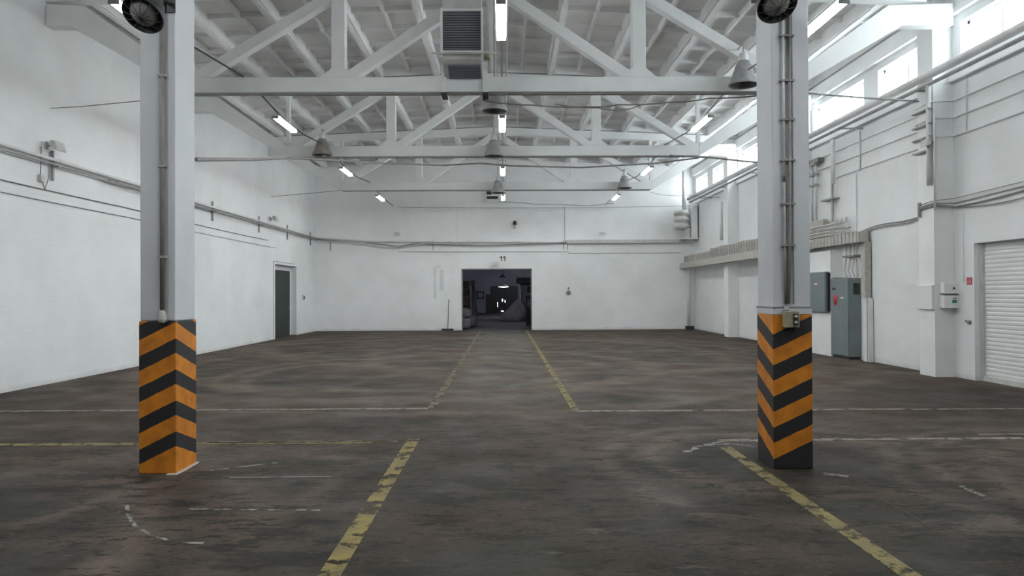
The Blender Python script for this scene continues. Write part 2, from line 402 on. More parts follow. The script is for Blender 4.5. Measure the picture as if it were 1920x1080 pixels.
polyline([(1285, 848), (1310, 838), (1345, 830), (1400, 826), (1422, 828)], .07, 'wline')
polyline([(1545, 888), (1590, 894)], .08, 'pline')
polyline([(1330, 836), (1370, 832), (1415, 838)], .05, 'wline')
polyline([(1215, 646), (1330, 657), (1440, 672), (1520, 687), (1640, 700), (1780, 715), (1919, 733)], .03, 'mark')
polyline([(1650, 935), (1700, 962), (1745, 990)], .012, 'mark')
polyline([(672, 640), (640, 668), (600, 700)], .10, 'wline') if False else None

OPX0, OPX1, OPZ = onY(867, 560, YB).x, onY(996, 560, YB).x, onY(930, 505, YB).z
wb = struct(holes_wall(MB(), 'x', XL-.3, XR+.3, 0, ZC, YB, YB+.30, [(OPX0, OPX1, -.01, OPZ)]).build('wall_back', WX))
LD = (26.35, 29.05, -.01, 2.68)
wl = struct(holes_wall(MB(), 'y', YF, YB, 0, ZC, XL, XL-.35, [LD]).build('wall_left', WY))
WZ0, WZ1 = 5.76, 6.47
WIN = [(1.2, 6.4), (7.7, 13.25), (14.25, 16.2), (16.85, 19.6), (20.5, 25.9), (26.75, 29.1), (29.9, 31.6)]
RD = (9.6, 12.93, -.01, 2.42)
wr = struct(holes_wall(MB(), 'y', YF, YB, 0, ZC, XR, XR+.35, [(a, b, WZ0, WZ1) for a, b in WIN]+[RD]).build('wall_right', WY))
struct(MB().box(XL-.3, XR+.3, YF-.3, YF, 0, ZC).build('wall_front', WX))
for a, b in PILY:
    MB().box(XP, XR-.002, a, b, 0, 7.0).build('pilaster', M['plaster'], wr)
# masonry pier behind the electrical cabinets
MB().box(8.0, XR-.002, 17.98, 20.0-.3, 0, 2.60).build('pier', M['plaster'], wr)
# a sill ledge below the windows
MB().box(XR-.08, XR-.002, YF+.1, YB-.05, 5.42, 5.58).build('sill', M['truss'], wr)
MB().box(XR-.12, XR-.002, YF+.1, YB-.05, 6.62, 6.95).build('lintel', M['truss'], wr)

# windows
for i, (a, b) in enumerate(WIN):
    e = bpy.data.objects.new('window_%d' % (i+1), None); C.objects.link(e); e.location = (XR+.18, (a+b)/2, WZ0); struct(e)
    fm = MB(); x0, x1 = XR+.14, XR+.20; t = .055
    fm.box(x0, x1, a, b, WZ0, WZ0+t).box(x0, x1, a, b, WZ1-t, WZ1).box(x0, x1, a, a+t, WZ0, WZ1).box(x0, x1, b-t, b, WZ0, WZ1)
    fm.build('window_frame', M['truss'], e)
    nn = max(1, round((b-a)/1.0))
    for k in range(1, nn):
        y = a+(b-a)*k/nn
        MB().box(x0, x1, y-.03, y+.03, WZ0+t, WZ1-t).build('mullion', M['truss'], e)
    MB().box(XR+.165, XR+.171, a+t, b-t, WZ0+t, WZ1-t).build('pane', M['glass'], e)
    lt = bpy.data.lights.new('portal', 'AREA'); lt.shape = 'RECTANGLE'; lt.size = b-a; lt.size_y = WZ1-WZ0
    lt.cycles.is_portal = True
    lo = bpy.data.objects.new('daylight_portal', lt); C.objects.link(lo); lo.location = (XR+.30, (a+b)/2, (WZ0+WZ1)/2)
    lo.rotation_euler = Vector((1, 0, 0)).to_track_quat('Z', 'Y').to_euler()
    # long side along y
    lo.matrix_world = Matrix.Translation(lo.location) @ Matrix(((0, 0, 1, 0), (1, 0, 0, 0), (0, 1, 0, 0), (0, 0, 0, 1)))

# ceiling: ribbed slabs, one mesh per slab
ce = bpy.data.objects.new('ceiling', None); C.objects.link(ce); ce.location = (CX, 15, 7.4); struct(ce)
edges_y = [YF, .70, 6.95, 13.3, 19.45, 25.75, YB]
rnd = random.Random(3)
def slab(xa, xb, ya, yb):
    """channel slab with edge ribs, a mid rib and cross ribs, following the roof slope"""
    mb = MB(); s = 1 if (xa+xb)/2 > CX else -1
    def Z(x, h): return roofz(x)+h
    def rib(x0, x1, y0, y1, h0, h1):
        mb.add([(x0,y0,Z(x0,h0)),(x1,y0,Z(x1,h0)),(x1,y1,Z(x1,h0)),(x0,y1,Z(x0,h0)),(x0,y0,Z(x0,h1)),(x1,y0,Z(x1,h1)),(x1,y1,Z(x1,h1)),(x0,y1,Z(x0,h1))],
               [(3,2,1,0),(4,5,6,7),(0,1,5,4),(1,2,6,5),(2,3,7,6),(3,0,4,7)])
    g = .012
    rib(xa+g, xb-g, ya+.005, yb-.005, .27, .33)
    rib(xa+g, xa+.085, ya+.005, yb-.005, .0, .27); rib(xb-.085, xb-g, ya+.005, yb-.005, .0, .27)
    rib(xa+.085, xb-.085, ya+.005, ya+.09, .04, .27); rib(xa+.085, xb-.085, yb-.09, yb-.005, .04, .27)
    xm = (xa+xb)/2
    rib(xm-.028, xm+.028, ya+.09, yb-.09, .14, .27)
    n = 6
    for k in range(1, n):
        y = ya+(yb-ya)*k/n
        rib(xa+.085, xm-.028, y-.03, y+.03, .17, .27); rib(xm+.028, xb-.085, y-.03, y+.03, .17, .27)
    return mb
xs = [CX+k*1.49 for k in range(-6, 7)]
for j in range(len(edges_y)-1):
    for i in range(len(xs)-1):
        xa, xb = max(xs[i], XL), min(xs[i+1], XR)
        if i == 0: xa = XL-.02
        if xb-xa < .3: continue
        slab(xa, xb, edges_y[j], edges_y[j+1]).build('ceiling_slab', M['ceil'], ce)
# ragged bright mortar fillets squeezed out along the slab joints
for i in range(1, len(xs)-1):
    x = xs[i]; mb = MB(); y = YF
    while y < YB-.1:
        l = rnd.uniform(.25, .8); y2 = min(y+l, YB-.02); wd = rnd.uniform(.035, .075)
        z = roofz(x)
        mb.box(x-wd, x+wd, y, y2, z-.012-rnd.random()*.008, z+.001); y = y2
    mb.build('joint_fillet', M['truss'], ce)
# closing strips at the eaves and the outer shell that keeps the sky out
MB().box(XL-.35, XR+.36, YF-.3, YB+.3, ZC, ZC+.1).build('roof_deck', M['ceil'], ce)
MB().box(xs[-1], XR+.35, YF, YB, 7.12, 7.30).build('eaves_slab', M['ceil'], ce)

# ------------------------------------------------------------------ green door in the left wall
d = bpy.data.objects.new('door_1', None); C.objects.link(d); d.location = (XL-.23, 27.7, 0); struct(d)
MB().box(XL-.30, XL-.24, LD[0]+.08, LD[1]-.08, .01, 2.50).build('door_leaf', M['green'], d)
fm = MB().box(XL-.33, XL-.22, LD[0], LD[0]+.08, 0, LD[3]).box(XL-.33, XL-.22, LD[1]-.08, LD[1], 0, LD[3]).box(XL-.33, XL-.22, LD[0]+.08, LD[1]-.08, 2.50, LD[3])
fm.build('door_frame', M['white'], d)
MB().tube([(XL-.23, 28.6, 1.05), (XL-.18, 28.6, 1.05), (XL-.18, 28.5, 1.05)], .012).build('door_handle', M['pipeg'], d)
MB().box(XL-.4, XL-.345, LD[0]-.2, LD[1]+.2, -.02, 2.9).build('backing', M['dark'], d)
tr = MB().box(XL, XL+.012, LD[0]-.22, LD[0]-.20, 0, 2.78).box(XL, XL+.012, LD[0]-.22, LD[1]-.3, 2.76, 2.78)
struct(tr.build('trim_1', M['pipeg']))
# ------------------------------------------------------------------ roller door in the right wall
d = bpy.data.objects.new('door_2', None); C.objects.link(d); d.location = (XR+.16, 11.3, 0); struct(d)
mb = MB(); z = .02
while z < RD[3]:
    z2 = min(z+.075, RD[3]+.03)
    mb.prism([(XR+.16, z), (XR+.150, z+.022), (XR+.150, z2-.022), (XR+.16, z2)], 'y', RD[0]+.02, RD[1]-.02); z = z2
mb.build('roller_curtain', M['roller'], d)
MB().box(XR+.10, XR+.18, RD[1]-.06, RD[1]-.005, 0, RD[3]).build('guide_rail', M['offw'], d)
MB().box(XR+.10, XR+.18, RD[0]+.005, RD[0]+.06, 0, RD[3]).build('guide_rail', M['offw'], d)
MB().box(XR+.11, XR+.17, RD[0]+.06, RD[1]-.06, 0.0, .09).build('bottom_bar', M['offw'], d)
MB().box(XR+.185, XR+.34, RD[0]-.1, RD[1]+.1, 0, RD[3]+.3).build('backing', M['dark'], d)

# ------------------------------------------------------------------ the dim store room behind the opening
bx0, bx1, by1 = -7.0, 6.0, 62.0
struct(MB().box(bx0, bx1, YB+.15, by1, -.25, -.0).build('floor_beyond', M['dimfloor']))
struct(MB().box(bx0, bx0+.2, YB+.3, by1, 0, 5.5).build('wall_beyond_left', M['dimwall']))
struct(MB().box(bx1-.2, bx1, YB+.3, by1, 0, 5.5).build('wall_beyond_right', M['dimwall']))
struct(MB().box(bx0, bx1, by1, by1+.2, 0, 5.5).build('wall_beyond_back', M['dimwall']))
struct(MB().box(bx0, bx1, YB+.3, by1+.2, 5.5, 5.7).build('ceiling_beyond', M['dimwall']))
a = onY(921, 540, by1-.05); b = onY(971, 585, by1-.05)
g = thing('double_gate', 'dark double gate with daylight gaps, at the far end of the dim storeroom', 'gate', ((a.x+b.x)/2, by1-.1, 0))
mid = (a.x+b.x)/2
MB().box(a.x, mid-.01, by1-.14, by1-.08, .02, a.z+.15).build('gate_leaf', M['dark'], g)
MB().box(mid+.01, b.x, by1-.14, by1-.08, .02, a.z+.15).build('gate_leaf', M['dark'], g)
for px, py, ww, hh in ((942, 563, .07, .18), (947, 565, .05, .20), (942, 583.5, .20, .06), (933, 571, .015, .42)):
    q = onY(px, py, by1-.15)
    MB().box(q.x-ww/2, q.x+ww/2, by1-.150, by1-.141, max(.03, q.z-hh/2), q.z+hh/2).build('daylight_gap', M['daygap'], g)

def sack_mb(c, sx, sy, sz, seed):
    r = random.Random(seed); mb = MB(); n, mrows = 18, 10; vs = []; fs = []
    ph = [r.uniform(0, 6.28) for _ in range(6)]
    for i in range(mrows+1):
        t = i/mrows; lat = -PI/2+PI*t
        rr = abs(math.cos(lat))**.55; zz = math.sin(lat)
        zz = math.copysign(abs(zz)**.8, zz)
        for k in range(n):
            an = 2*PI*k/n
            wob = 1+.07*math.sin(3*an+ph[0]+2*t)+.05*math.sin(5*an+ph[1]-3*t)+.04*math.sin(7*an+9*t+ph[2])
            vs.append((c[0]+sx*rr*math.cos(an)*wob, c[1]+sy*rr*math.sin(an)*wob, c[2]+sz*(zz+1)*(1+.03*math.sin(2*an+ph[3]))))
    for i in range(mrows):
        for k in range(n): fs.append((i*n+k, i*n+(k+1) % n, (i+1)*n+(k+1) % n, (i+1)*n+k))
    return mb.add(vs, fs, True)
def sack(px, py, Y, sx, sy, sz, label, z0=None, m='bag', seed=1, grp='white sacks in the storeroom'):
    q = onY(px, py, Y); z = q.z if z0 is None else z0
    o = sack_mb((q.x, Y, z), sx, sy, sz, seed).build('sack', M[m], origin=(q.x, Y, z)); tag(o, label, 'sack', grp); return o
sack(873, 614, 33.6, .26, .3, .24, 'pale sack on the floor at the left jamb of the wide opening', 0.0, seed=2)
sack(872, 600, 33.65, .27, .3, .22, 'pale sack lying on top of the sack at the left jamb', .485, seed=3)
sack(885, 600, 35.6, .25, .3, .27, 'pale sack leaning beside the sack pile inside the opening', 0.0, seed=4)
q = onY(970, 590, 44.0)
sack_mb((q.x, 44, 0), .75, .7, .38, 8)
mb = MB(); vs = []; fs = []; n = 28; prof = [(0, .92), (.10, .90), (.18, .85), (.24, .74), (.30, .62), (.38, .52), (.50, .42), (.66, .34), (.84, .30), (1.0, .27), (1.12, .16), (1.2, .10), (1.22, 0)]
prof = [(0, .98), (.06, 1.0), (.30, .95), (.50, .84), (.68, .66), (.86, .46), (1.02, .30), (1.16, .20), (1.24, .11), (1.26, 0)]
for z, r in prof:
    for k in range(n):
        an = 2*PI*k/n; w_ = 1+.06*math.sin(3*an+z*4)+.05*math.sin(7*an-z*6)+.03*math.sin(11*an+z*9)
        vs.append((q.x+r*w_*math.cos(an)+.10*z, 44+r*w_*math.sin(an), max(0.0, z+(.03*math.sin(5*an) if 0 < z < 1.2 else 0))))
for i in range(len(prof)-1):
    for k in range(n): fs.append((i*n+k, i*n+(k+1) % n, (i+1)*n+(k+1) % n, (i+1)*n+k))
mb.add(vs, fs, True)
tag(mb.build('bulk_bag', M['bag'], origin=(q.x, 44, 0)), 'big slumped white bulk bag on the storeroom floor, right of the gate', 'bag')
# brown stack on the left of the store, with a pale wrap
q = onY(876, 560, 36.5)
e = thing('wrapped_pallet', 'tall dark brown wrapped pallet stack just inside the opening on the left', 'pallet', (q.x-.1, 36.5, 0))
mb = MB()
for k in range(5): mb.box(q.x-.42+.02*(k % 2), q.x+.16-.015*k, 36.1, 36.9, .14+k*.42, .14+k*.42+.40)
mb.build('carton_stack', M['brown'], e, bevel=.02)
mb = MB()
for k in range(3): mb.box(q.x-.42, q.x+.16, 36.12+.33*k, 36.24+.33*k, 0, .09)
mb.box(q.x-.42, q.x+.16, 36.1, 36.9, .09, .135); mb.build('pallet', M['wood'], e)
q2 = onY(889, 545, 37.2)
mb = MB(); n = 9
for k in range(n):
    t = k/n; mb.box(q2.x-.10+.10*t*math.sin(k*2.1), q2.x+.04+.16*(1-t)*abs(math.sin(k*1.3)), 37.0, 37.1, k*.25, (k+1)*.25)
mb.prism([(q2.x-.12, .1), (q2.x+.2, .5), (q2.x+.12, 1.2), (q2.x-.1, 2.2)], 'y', 37.12, 37.16)
tag(mb.build('plastic_sheeting', M['bag'], origin=(q2.x, 37.1, .1)), 'crumpled pale plastic sheet hanging beside the brown pallet stack', 'sheet')
q = onY(901, 553, by1-.1)
e = thing('wall_fan', 'square dark wall fan on the storeroom end wall left of the gate', 'fan', (q.x, by1-.02, q.z))
mb = MB(); w_ = .30
mb.box(q.x-w_, q.x+w_, by1-.12, by1-.005, q.z-w_, q.z-w_+.07).box(q.x-w_, q.x+w_, by1-.12, by1-.005, q.z+w_-.07, q.z+w_)
mb.box(q.x-w_, q.x-w_+.07, by1-.12, by1-.005, q.z-w_, q.z+w_).box(q.x+w_-.07, q.x+w_, by1-.12, by1-.005, q.z-w_, q.z+w_)
mb.build('housing', M['dark'], e)
mb = MB()
for k in range(5):
    an = 2*PI*k/5; mb.bar((q.x, by1-.06, q.z), (q.x+.2*math.cos(an), by1-.06, q.z+.2*math.sin(an)), .01, .09)
mb.build('fan_blades', M['pipeg'], e)
q = onY(917, 574, 58.0)
e = thing('tool_cupboard', 'low dark cupboard against the storeroom gate, left side', 'cupboard', (q.x, 58, 0))
MB().box(q.x-.24, q.x+.24, 57.7, 58.3, .0, 1.55).build('body', M['dark'], e, bevel=.01)
MB().box(q.x-.22, q.x-.01, 57.68, 57.70, .06, 1.5).build('door', M['black'], e); MB().box(q.x+.01, q.x+.22, 57.68, 57.70, .06, 1.5).build('door', M['black'], e)
# side booth on the right with a canopy
q = onY(985, 540, 48)
e = thing('storeroom_booth', 'pale booth with dark canopy and window, on the right inside the storeroom', 'booth', (q.x+.9, 49, 0))
MB().box(q.x-.30, q.x+1.6, 48.0, 50.5, 0, 2.25).build('booth_wall', M['dimwall'], e)
MB().box(q.x-.55, q.x+1.6, 47.6, 50.5, 2.26, 2.62).build('canopy', M['dark'], e)
MB().box(q.x+.12, q.x+.75, 47.95, 47.995, 1.25, 2.05).build('booth_window', M['black'], e)
q = onY(990, 585, 36.5)
e = thing('storage_rack', 'dark metal rack with pale bundles at the right edge of the opening', 'rack', (q.x, 36.7, 0))
mb = MB()
for xx in (q.x-.06, q.x+.7):
    for yy in (36.4, 37.2): MB().box(xx-.02, xx+.02, yy-.02, yy+.02, 0, 1.45).build('upright', M['dark'], e)
for zz in (.35, .85, 1.35): MB().box(q.x-.08, q.x+.72, 36.38, 37.22, zz, zz+.05).build('shelf', M['dark'], e)
MB().box(q.x-.07, q.x+.68, 36.45, 37.15, .02, .345).build('side_panel', M['black'], e)
MB().box(q.x-.07, q.x+.68, 36.45, 37.15, .41, .845).build('side_panel', M['black'], e)
for k, (zz, lab) in enumerate(((.905, 'pale folded bundle on the middle shelf of the dark rack'), (1.405, 'pale folded bundle on top of the dark rack'))):
    o = sack_mb((q.x+.25, 36.8, zz), .32, .3, .10, 20+k).build('cloth_bundle', M['bag'], origin=(q.x+.25, 36.8, zz)); tag(o, lab, 'bundle', 'bundles on the rack')
# unseen point lights added to brighten the store room
for lx, ly, le in ((-2.5, 40.0, 60), (2.5, 54.0, 90)):
    lt = bpy.data.lights.new('storeroom_fill', 'POINT'); lt.energy = le; lt.color = (.86, .90, 1.0); lt.shadow_soft_size = .25
    lo = bpy.data.objects.new('storeroom_fill', lt); C.objects.link(lo); lo.location = (lx, ly, 5.0)
# pendant lamp glowing in the store room
q = onY(944, 537.5, 50.0)
e = thing('pendant_lamp', 'glowing disc shaped pendant lamp in front of the storeroom gate', 'lamp', (q.x, 50, q.z))
MB().lathe([(.03, .18), (.08, .14), (.34, .03), (.36, .0), (.34, .01), (.06, .12)], (q.x, 50, q.z), 20).build('lamp_shade', M['reflector'], e)
MB().lathe([(.0, .012), (.2, .012), (.33, .0), (.33, -.015), (.2, -.04), (.0, -.05)], (q.x, 50, q.z), 20).build('lit_bowl', M['lit'], e)
MB().tube([(q.x, 50, q.z+.18), (q.x, 50, 5.5)], .01).build('cord', M['dark'], e)
q = onY(942, 520, 44.0)
tag(MB().lathe([(.03, .20), (.07, .15), (.24, .0), (.26, -.01), (.2, .02)], (q.x, 44, q.z), 16).tube([(q.x, 44, q.z+.2), (q.x, 44, 5.5)], .008)
    .build('unlit_pendant', M['dark'], origin=(q.x, 44, q.z)), 'dark unlit pendant shade above the glowing storeroom lamp', 'lamp')

# ------------------------------------------------------------------ trusses
def truss(Y, label):
    t = thing('roof_truss', label, 'truss', (CX, Y, 5.19), 'white roof trusses')
    wd = .24; y0, y1 = Y-wd/2, Y+wd/2
    he, hb = 5.40, 7.45; zb, zt = 5.19, 5.46
    MB().box(CX-he, CX+he, y0, y1, zb, zt).build('bottom_chord', M['truss'], t, bevel=.012)
    MB().box(CX-he+.05, CX+he-.05, Y-.05, Y+.05, zb-.022, zb-.001).build('tie_plate', M['pipeg'], t)
    for s in (-1, 1):
        e0 = CX+s*he; e1 = CX+s*hb; ee = XL+.005 if s < 0 else XR-.17
        # sloping end and its bearing block
        MB().prism([(e0, zb), (e1, 6.38), (ee, 6.38), (ee, 6.78), (CX+s*(hb-.25), 6.74), (e0, zt)], 'y', y0, y1).build('end_strut', M['truss'], t, bevel=.012)
        zt_ = roofz(CX+s*he)
        MB().box(e0-.045, e0+.045, Y-.06, Y+.06, zt, zt_-.24).build('end_post', M['truss'], t)
        xv = CX+s*2.70
        MB().box(xv-.12, xv+.12, y0+.01, y1-.01, zt, roofz(xv)-.24).build('post', M['truss'], t, bevel=.012)
        # gusset fillets where the web meets the chord
        MB().prism([(xv-.30, zt), (xv+.30, zt), (xv+.12, zt+.16), (xv-.12, zt+.16)], 'y', y0+.004, y1-.004).build('gusset', M['truss'], t)
        MB().bar((CX+s*(he-.05), Y, zt-.06), (xv+s*.05, Y, roofz(xv)-.28), wd-.04, .19).build('diagonal', M['truss'], t, bevel=.012)
        MB().bar((xv-s*.10, Y, zt-.04), (CX+s*.08, Y, roofz(CX)-.26), wd-.04, .19).build('diagonal', M['truss'], t, bevel=.012)
        # top chord half
        xa = CX; xb = CX+s*7.9
        if s > 0: xb = min(xb, XR-.17)
        MB().add([(xa, y0, roofz(xa)-.24), (xb, y0, roofz(xb)-.24), (xb, y0, roofz(xb)-.003), (xa, y0, roofz(xa)-.003),
                  (xa, y1, roofz(xa)-.24), (xb, y1, roofz(xb)-.24), (xb, y1, roofz(xb)-.003), (xa, y1, roofz(xa)-.003)],
                 [(0,1,2,3),(7,6,5,4),(0,4,5,1),(1,5,6,2),(2,6,7,3),(3,7,4,0)]).build('top_chord', M['truss'], t)
    return t
for Y, lab in zip(TR, ('whitewashed concrete roof truss behind the viewpoint, out over the near floor',
                       'whitewashed concrete roof truss resting on the two striped columns',
                       'nearest visible whitewashed roof truss, carrying the blue-grilled fan unit',
                       'middle whitewashed roof truss, second of the three seen across the hall',
                       'farthest whitewashed roof truss, closest to the back wall')):
    if Y < 2: continue
    truss(Y, lab)

# ------------------------------------------------------------------ striped columns
def column(x0, x1, y0, y1, ztop, smat, label):
    c = thing('column', label, 'column', ((x0+x1)/2, (y0+y1)/2, 0), 'striped columns')
    MB().box(x0, x1, y0, y1, ztop, 5.16).build('shaft', M['col'], c, bevel=.012)
    g = .008
    MB().box(x0-g, x1+g, y0-g, y1+g, 0, ztop).build('striped_base', smat, c, bevel=.008)
    return c
LX0, LX1, LY0, LY1 = -3.215, -2.905, 6.55, 6.97
RX0, RX1, RY0, RY1 = 2.40, 2.735, 6.55, 6.95
c1 = column(LX0, LX1, LY0, LY1, 1.345, stripes('left_column_chevrons', LX1+.008, LY0-.008, 1.345, -1, .50, .36),
            'grey column with orange and black stripes pointing up, left in the hall')
c2 = column(RX0, RX1, RY0, RY1, 1.375, stripes('right_column_chevrons', RX0-.008, RY0-.008, 1.345, 1, .47, .42, period=.277, duty=.51, lo=10.0, hi=14.9),
            'grey column with orange and black stripes pointing down, right in the hall')
MB().box(RX0-.014, RX1+.014, RY0-.014, RY1+.014, 1.435, 1.445).build('seam_angle', M['pipeg'], c2)
MB().box(RX0-.008, RX1+.008, RY0-.008, RY1+.008, 1.376, 1.435).build('collar', M['col'], c2)
# small concrete spill under the left column
MB().prism([(-2.96, 6.49), (-2.87, 6.50), (-2.86, 6.66), (-2.87, 6.98), (-2.99, 7.0)], 'z', .0008, .006).build('grout_spill', M['offw'], fl)

# conduits on the columns
e = thing('conduit', 'single grey conduit running down the front of the left striped column', 'conduit', (-3.03, LY0, 1.34))
xc = onY(304, 400, LY0-.03).x
MB().tube([(xc, LY0-.025, 1.42), (xc, LY0-.025, 4.2)], .022, 10).build('pipe', M['greyc'], e)
for z in (1.9, 2.7, 3.5): MB().box(xc-.035, xc+.035, LY0-.05, LY0-.001, z, z+.02).build('clamp', M['pipeg'], e)
MB().lathe([(.001, 1.33), (.026, 1.33), (.034, 1.37), (.026, 1.42), (.022, 1.44), (.001, 1.44)], (xc, LY0-.035, 0), 12).build('end_gland', M['offw'], e)
MB().tube([(xc-.035, LY0-.02, 1.34), (xc-.03, LY0-.02, 1.40), (xc-.012, LY0-.02, 1.44)], .006).tube([(xc+.035, LY0-.02, 1.34), (xc+.03, LY0-.02, 1.40), (xc+.012, LY0-.02, 1.44)], .006).build('loose_wire', M['offw'], e)
e = thing('conduit', 'pair of thin conduits running down the right striped column to its switch', 'conduit', (2.56, RY0, 1.44))
xa = onY(1468, 300, RY0).x; xb = onY(1481, 300, RY0).x
MB().tube([(xa, RY0-.02, 2.55), (xa, RY0-.02, 4.2)], .012, 8).build('pipe', M['pipe'], e)
MB().tube([(xb-.03, RY0-.02, 1.47), (xb-.015, RY0-.02, 2.0), (xb, RY0-.02, 4.2)], .014, 8).build('pipe', M['greyc'], e)
MB().tube([(xa+.005, RY0-.02, 1.47), (xa, RY0-.02, 2.0), (xa, RY0-.02, 2.6)], .012, 8).build('pipe', M['pipeg'], e)
MB().tube([(xb+.02, RY0-.012, 1.47), (xb+.02, RY0-.012, 4.2)], .006, 6).build('pipe', M['greyc'], e)
for z in (1.98, 2.35, 2.74, 3.1, 3.45, 3.85): MB().box(xa-.03, xb+.035, RY0-.038, RY0-.001, z, z+.016).build('clamp', M['greyc'], e)
# switch box
q = onY(1485, 598, RY0-.06)
e = thing('switch_box', 'grubby beige push-button switch box on the right striped column', 'switch', (q.x, RY0-.01, q.z))
MB().box(q.x-.070, q.x+.055, RY0-.10, RY0-.010, q.z-.075, q.z+.070).build('box', M['beige'], e, bevel=.008)
MB().box(q.x-.005, q.x+.035, RY0-.112, RY0-.101, q.z-.055, q.z+.045).build('button_plate', M['dark'], e)
for dz in (.022, -.028): MB().lathe([(.0, -.012), (.012, -.012), (.014, 0)], (q.x+.015, RY0-.113, q.z+dz), 12, Matrix.Rotation(-PI/2, 3, 'X')).build('button', M['offw'], e)
MB().lathe([(.0, .115), (.018, .115), (.022, .085), (.03, .071), (.0, .071)], (q.x-.045, RY0-.05, q.z), 12).build('cable_gland', M['pipeg'], e)

# ------------------------------------------------------------------ dark reflector lamps on the columns
def col_lamp(px, py, Y, yc, tilt, tiltx, label):
    q = onY(px, py, Y)
    e = thing('bell_lamp', label, 'lamp', q, 'bell lamps on the columns')
    R = Matrix.Rotation(tiltx, 3, 'Y') @ Matrix.Rotation(tilt, 3, 'X')
    MB().lathe([(.155, .0), (.160, -.012), (.168, -.01), (.170, .0), (.155, .07), (.11, .15), (.06, .20), (.05, .27), (.0, .28)], q, 28, R).build('housing', M['dark'], e)
    MB().lathe([(.163, -.002), (.145, .065), (.10, .135), (.05, .17), (.0, .172)], q, 28, R).build('reflector', M['lampin'], e)
    MB().lathe([(.0, -.035), (.06, -.03), (.10, -.01), (.12, .02), (.10, .06), (.05, .10)], q, 20, R).build('glass_cover', M['lens'], e)
    mb = MB()
    for k in range(6):
        a = PI*k/6+.2
        pts = [q+R @ Vector((math.cos(a)*.158*math.cos(t), math.sin(a)*.158*math.cos(t), -.055*math.sin(t))) for t in [PI*j/10 for j in range(11)]]
        mb.tube(pts, .0028, 5)
    mb.build('guard_wires', M['dark'], e)
    top = q+R @ Vector((0, 0, .27))
    MB().tube([top, (top.x, (top.y+yc)/2, top.z+.05), (top.x, yc-.002, top.z+.05)], .018, 8).build('bracket_arm', M['dark'], e)
    MB().box(top.x-.05, top.x+.05, yc-.012, yc-.001, top.z-.03, top.z+.13).build('bracket_plate', M['dark'], e)
col_lamp(268, 28, 6.12, LY0, math.radians(-38), math.radians(8), 'dark dome lamp with wire guard at the top of the left striped column')
col_lamp(1457, 9, 6.12, RY0, math.radians(-38), math.radians(-6), 'dark dome lamp with wire guard at the top of the right striped column')

# ------------------------------------------------------------------ bell lamps hung from the trusses
def bell(px, py, Y, ty, att, label, m='reflector', dia=.50):
    q = onY(px, py, Y); r = dia/2
    e = thing('high_bay_lamp', label, 'lamp', q, 'bell shaped high bay lamps on the trusses')
    MB().lathe([(r-.01, .005), (r, -.02), (r+.008, -.02), (r+.008, .01), (r*.80, .13), (r*.58, .30), (r*.40, .40), (.0, .41)], q, 28).build('bell_shade', M[m], e)
    MB().lathe([(r-.002, .0), (r*.76, .12), (r*.5, .29), (.0, .38)], q, 28).build('reflector', M['lampin'], e)
    MB().lathe([(.0, .07), (.05, .09), (.075, .15), (.05, .23), (.03, .30)], q, 16).build('bulb', M['lens'], e)
    MB().lathe([(.0, .55), (.06, .55), (.075, .53), (.085, .45), (.085, .405), (.0, .405)], q, 16).build('lamp_cap', M['white'], e)
    top = q+Vector((0, 0, .54))
    MB().tube([top, (q.x, q.y, att), (q.x, ty, att)], .013, 6).build('hanger', M['pipeg'], e)
bell(927, 207, 13.75, TR[2]+.12, 7.0, 'bell lamp hanging under the middle of the nearest truss', dia=.46)
bell(1394, 158, 12.90, TR[2]-.10, 5.95, 'bell lamp at the right end of the nearest truss, partly behind the column')
bell(604, 290, 19.10, TR[3]-.10, 5.86, 'brownish bell lamp at the left end of the middle truss', 'brownlamp')
bell(926, 292, 19.10, TR[3]-.11, 7.0, 'bell lamp at the centre of the middle truss')
bell(934, 361, 25.35, TR[4]-.11, 7.0, 'bell lamp at the centre of the farthest truss, beside the wall vent')
bell(1171, 352, 25.35, TR[4]-.10, 5.85, 'bell lamp at the right end of the farthest truss')

# ------------------------------------------------------------------ fluorescent fittings
def tube_light(X, Y, label, z=5.17, hk=5.29):
    e = thing('fluorescent_light', label, 'ceiling light', (X, Y, z), 'fluorescent lights in three rows')
    L_ = .66
    MB().prism([(X-.07, z+.055), (X+.07, z+.055), (X+.05, z+.10), (X-.05, z+.10)], 'y', Y-L_-.02, Y+L_+.02).build('housing', M['white'], e)
    for s in (-1, 1):
        MB().tube([(X+s*.035, Y-L_, z+.025), (X+s*.035, Y+L_, z+.025)], .024, 12).build('tube', M['tube'], e)
        MB().box(X-.065, X+.065, Y+s*(L_+.001), Y+s*(L_+.03), z, z+.054).build('end_cap', M['pipeg'], e)
        MB().tube([(X, Y+s*.5, z+.10), (X, Y+s*.5, hk)], .006, 6).build('hook', M['pipeg'], e)
    return e
rows = (('left', -4.65, 'left row'), ('middle', -.02, 'middle row'), ('right', 4.26, 'right row'))
YS = [9.8, 15.75, 21.8, 27.8]
place = ['nearest of the four', 'second from the front', 'third from the front', 'farthest, closest to the back wall']
extra = {('left', 0): 'mostly hidden behind the left column'}
proto = None
for nm, X, rn in rows:
    for k, Y in enumerate(YS):
        lab = 'lit fluorescent light in the %s, %s' % (rn, place[k])
        if (nm, k) in extra: lab = 'lit fluorescent light in the left row, mostly hidden behind the left column'
        x = X if not (nm == 'left' and k == 0) else -4.80
        if k == 0 and nm != 'right': proto = tube_light(x, Y, lab, hk=5.29 if nm != 'middle' else 5.645)
        elif nm == 'right' and k == 0: proto = tube_light(x, Y, lab)
        else: dup(proto, (x, Y, 5.17), lab)
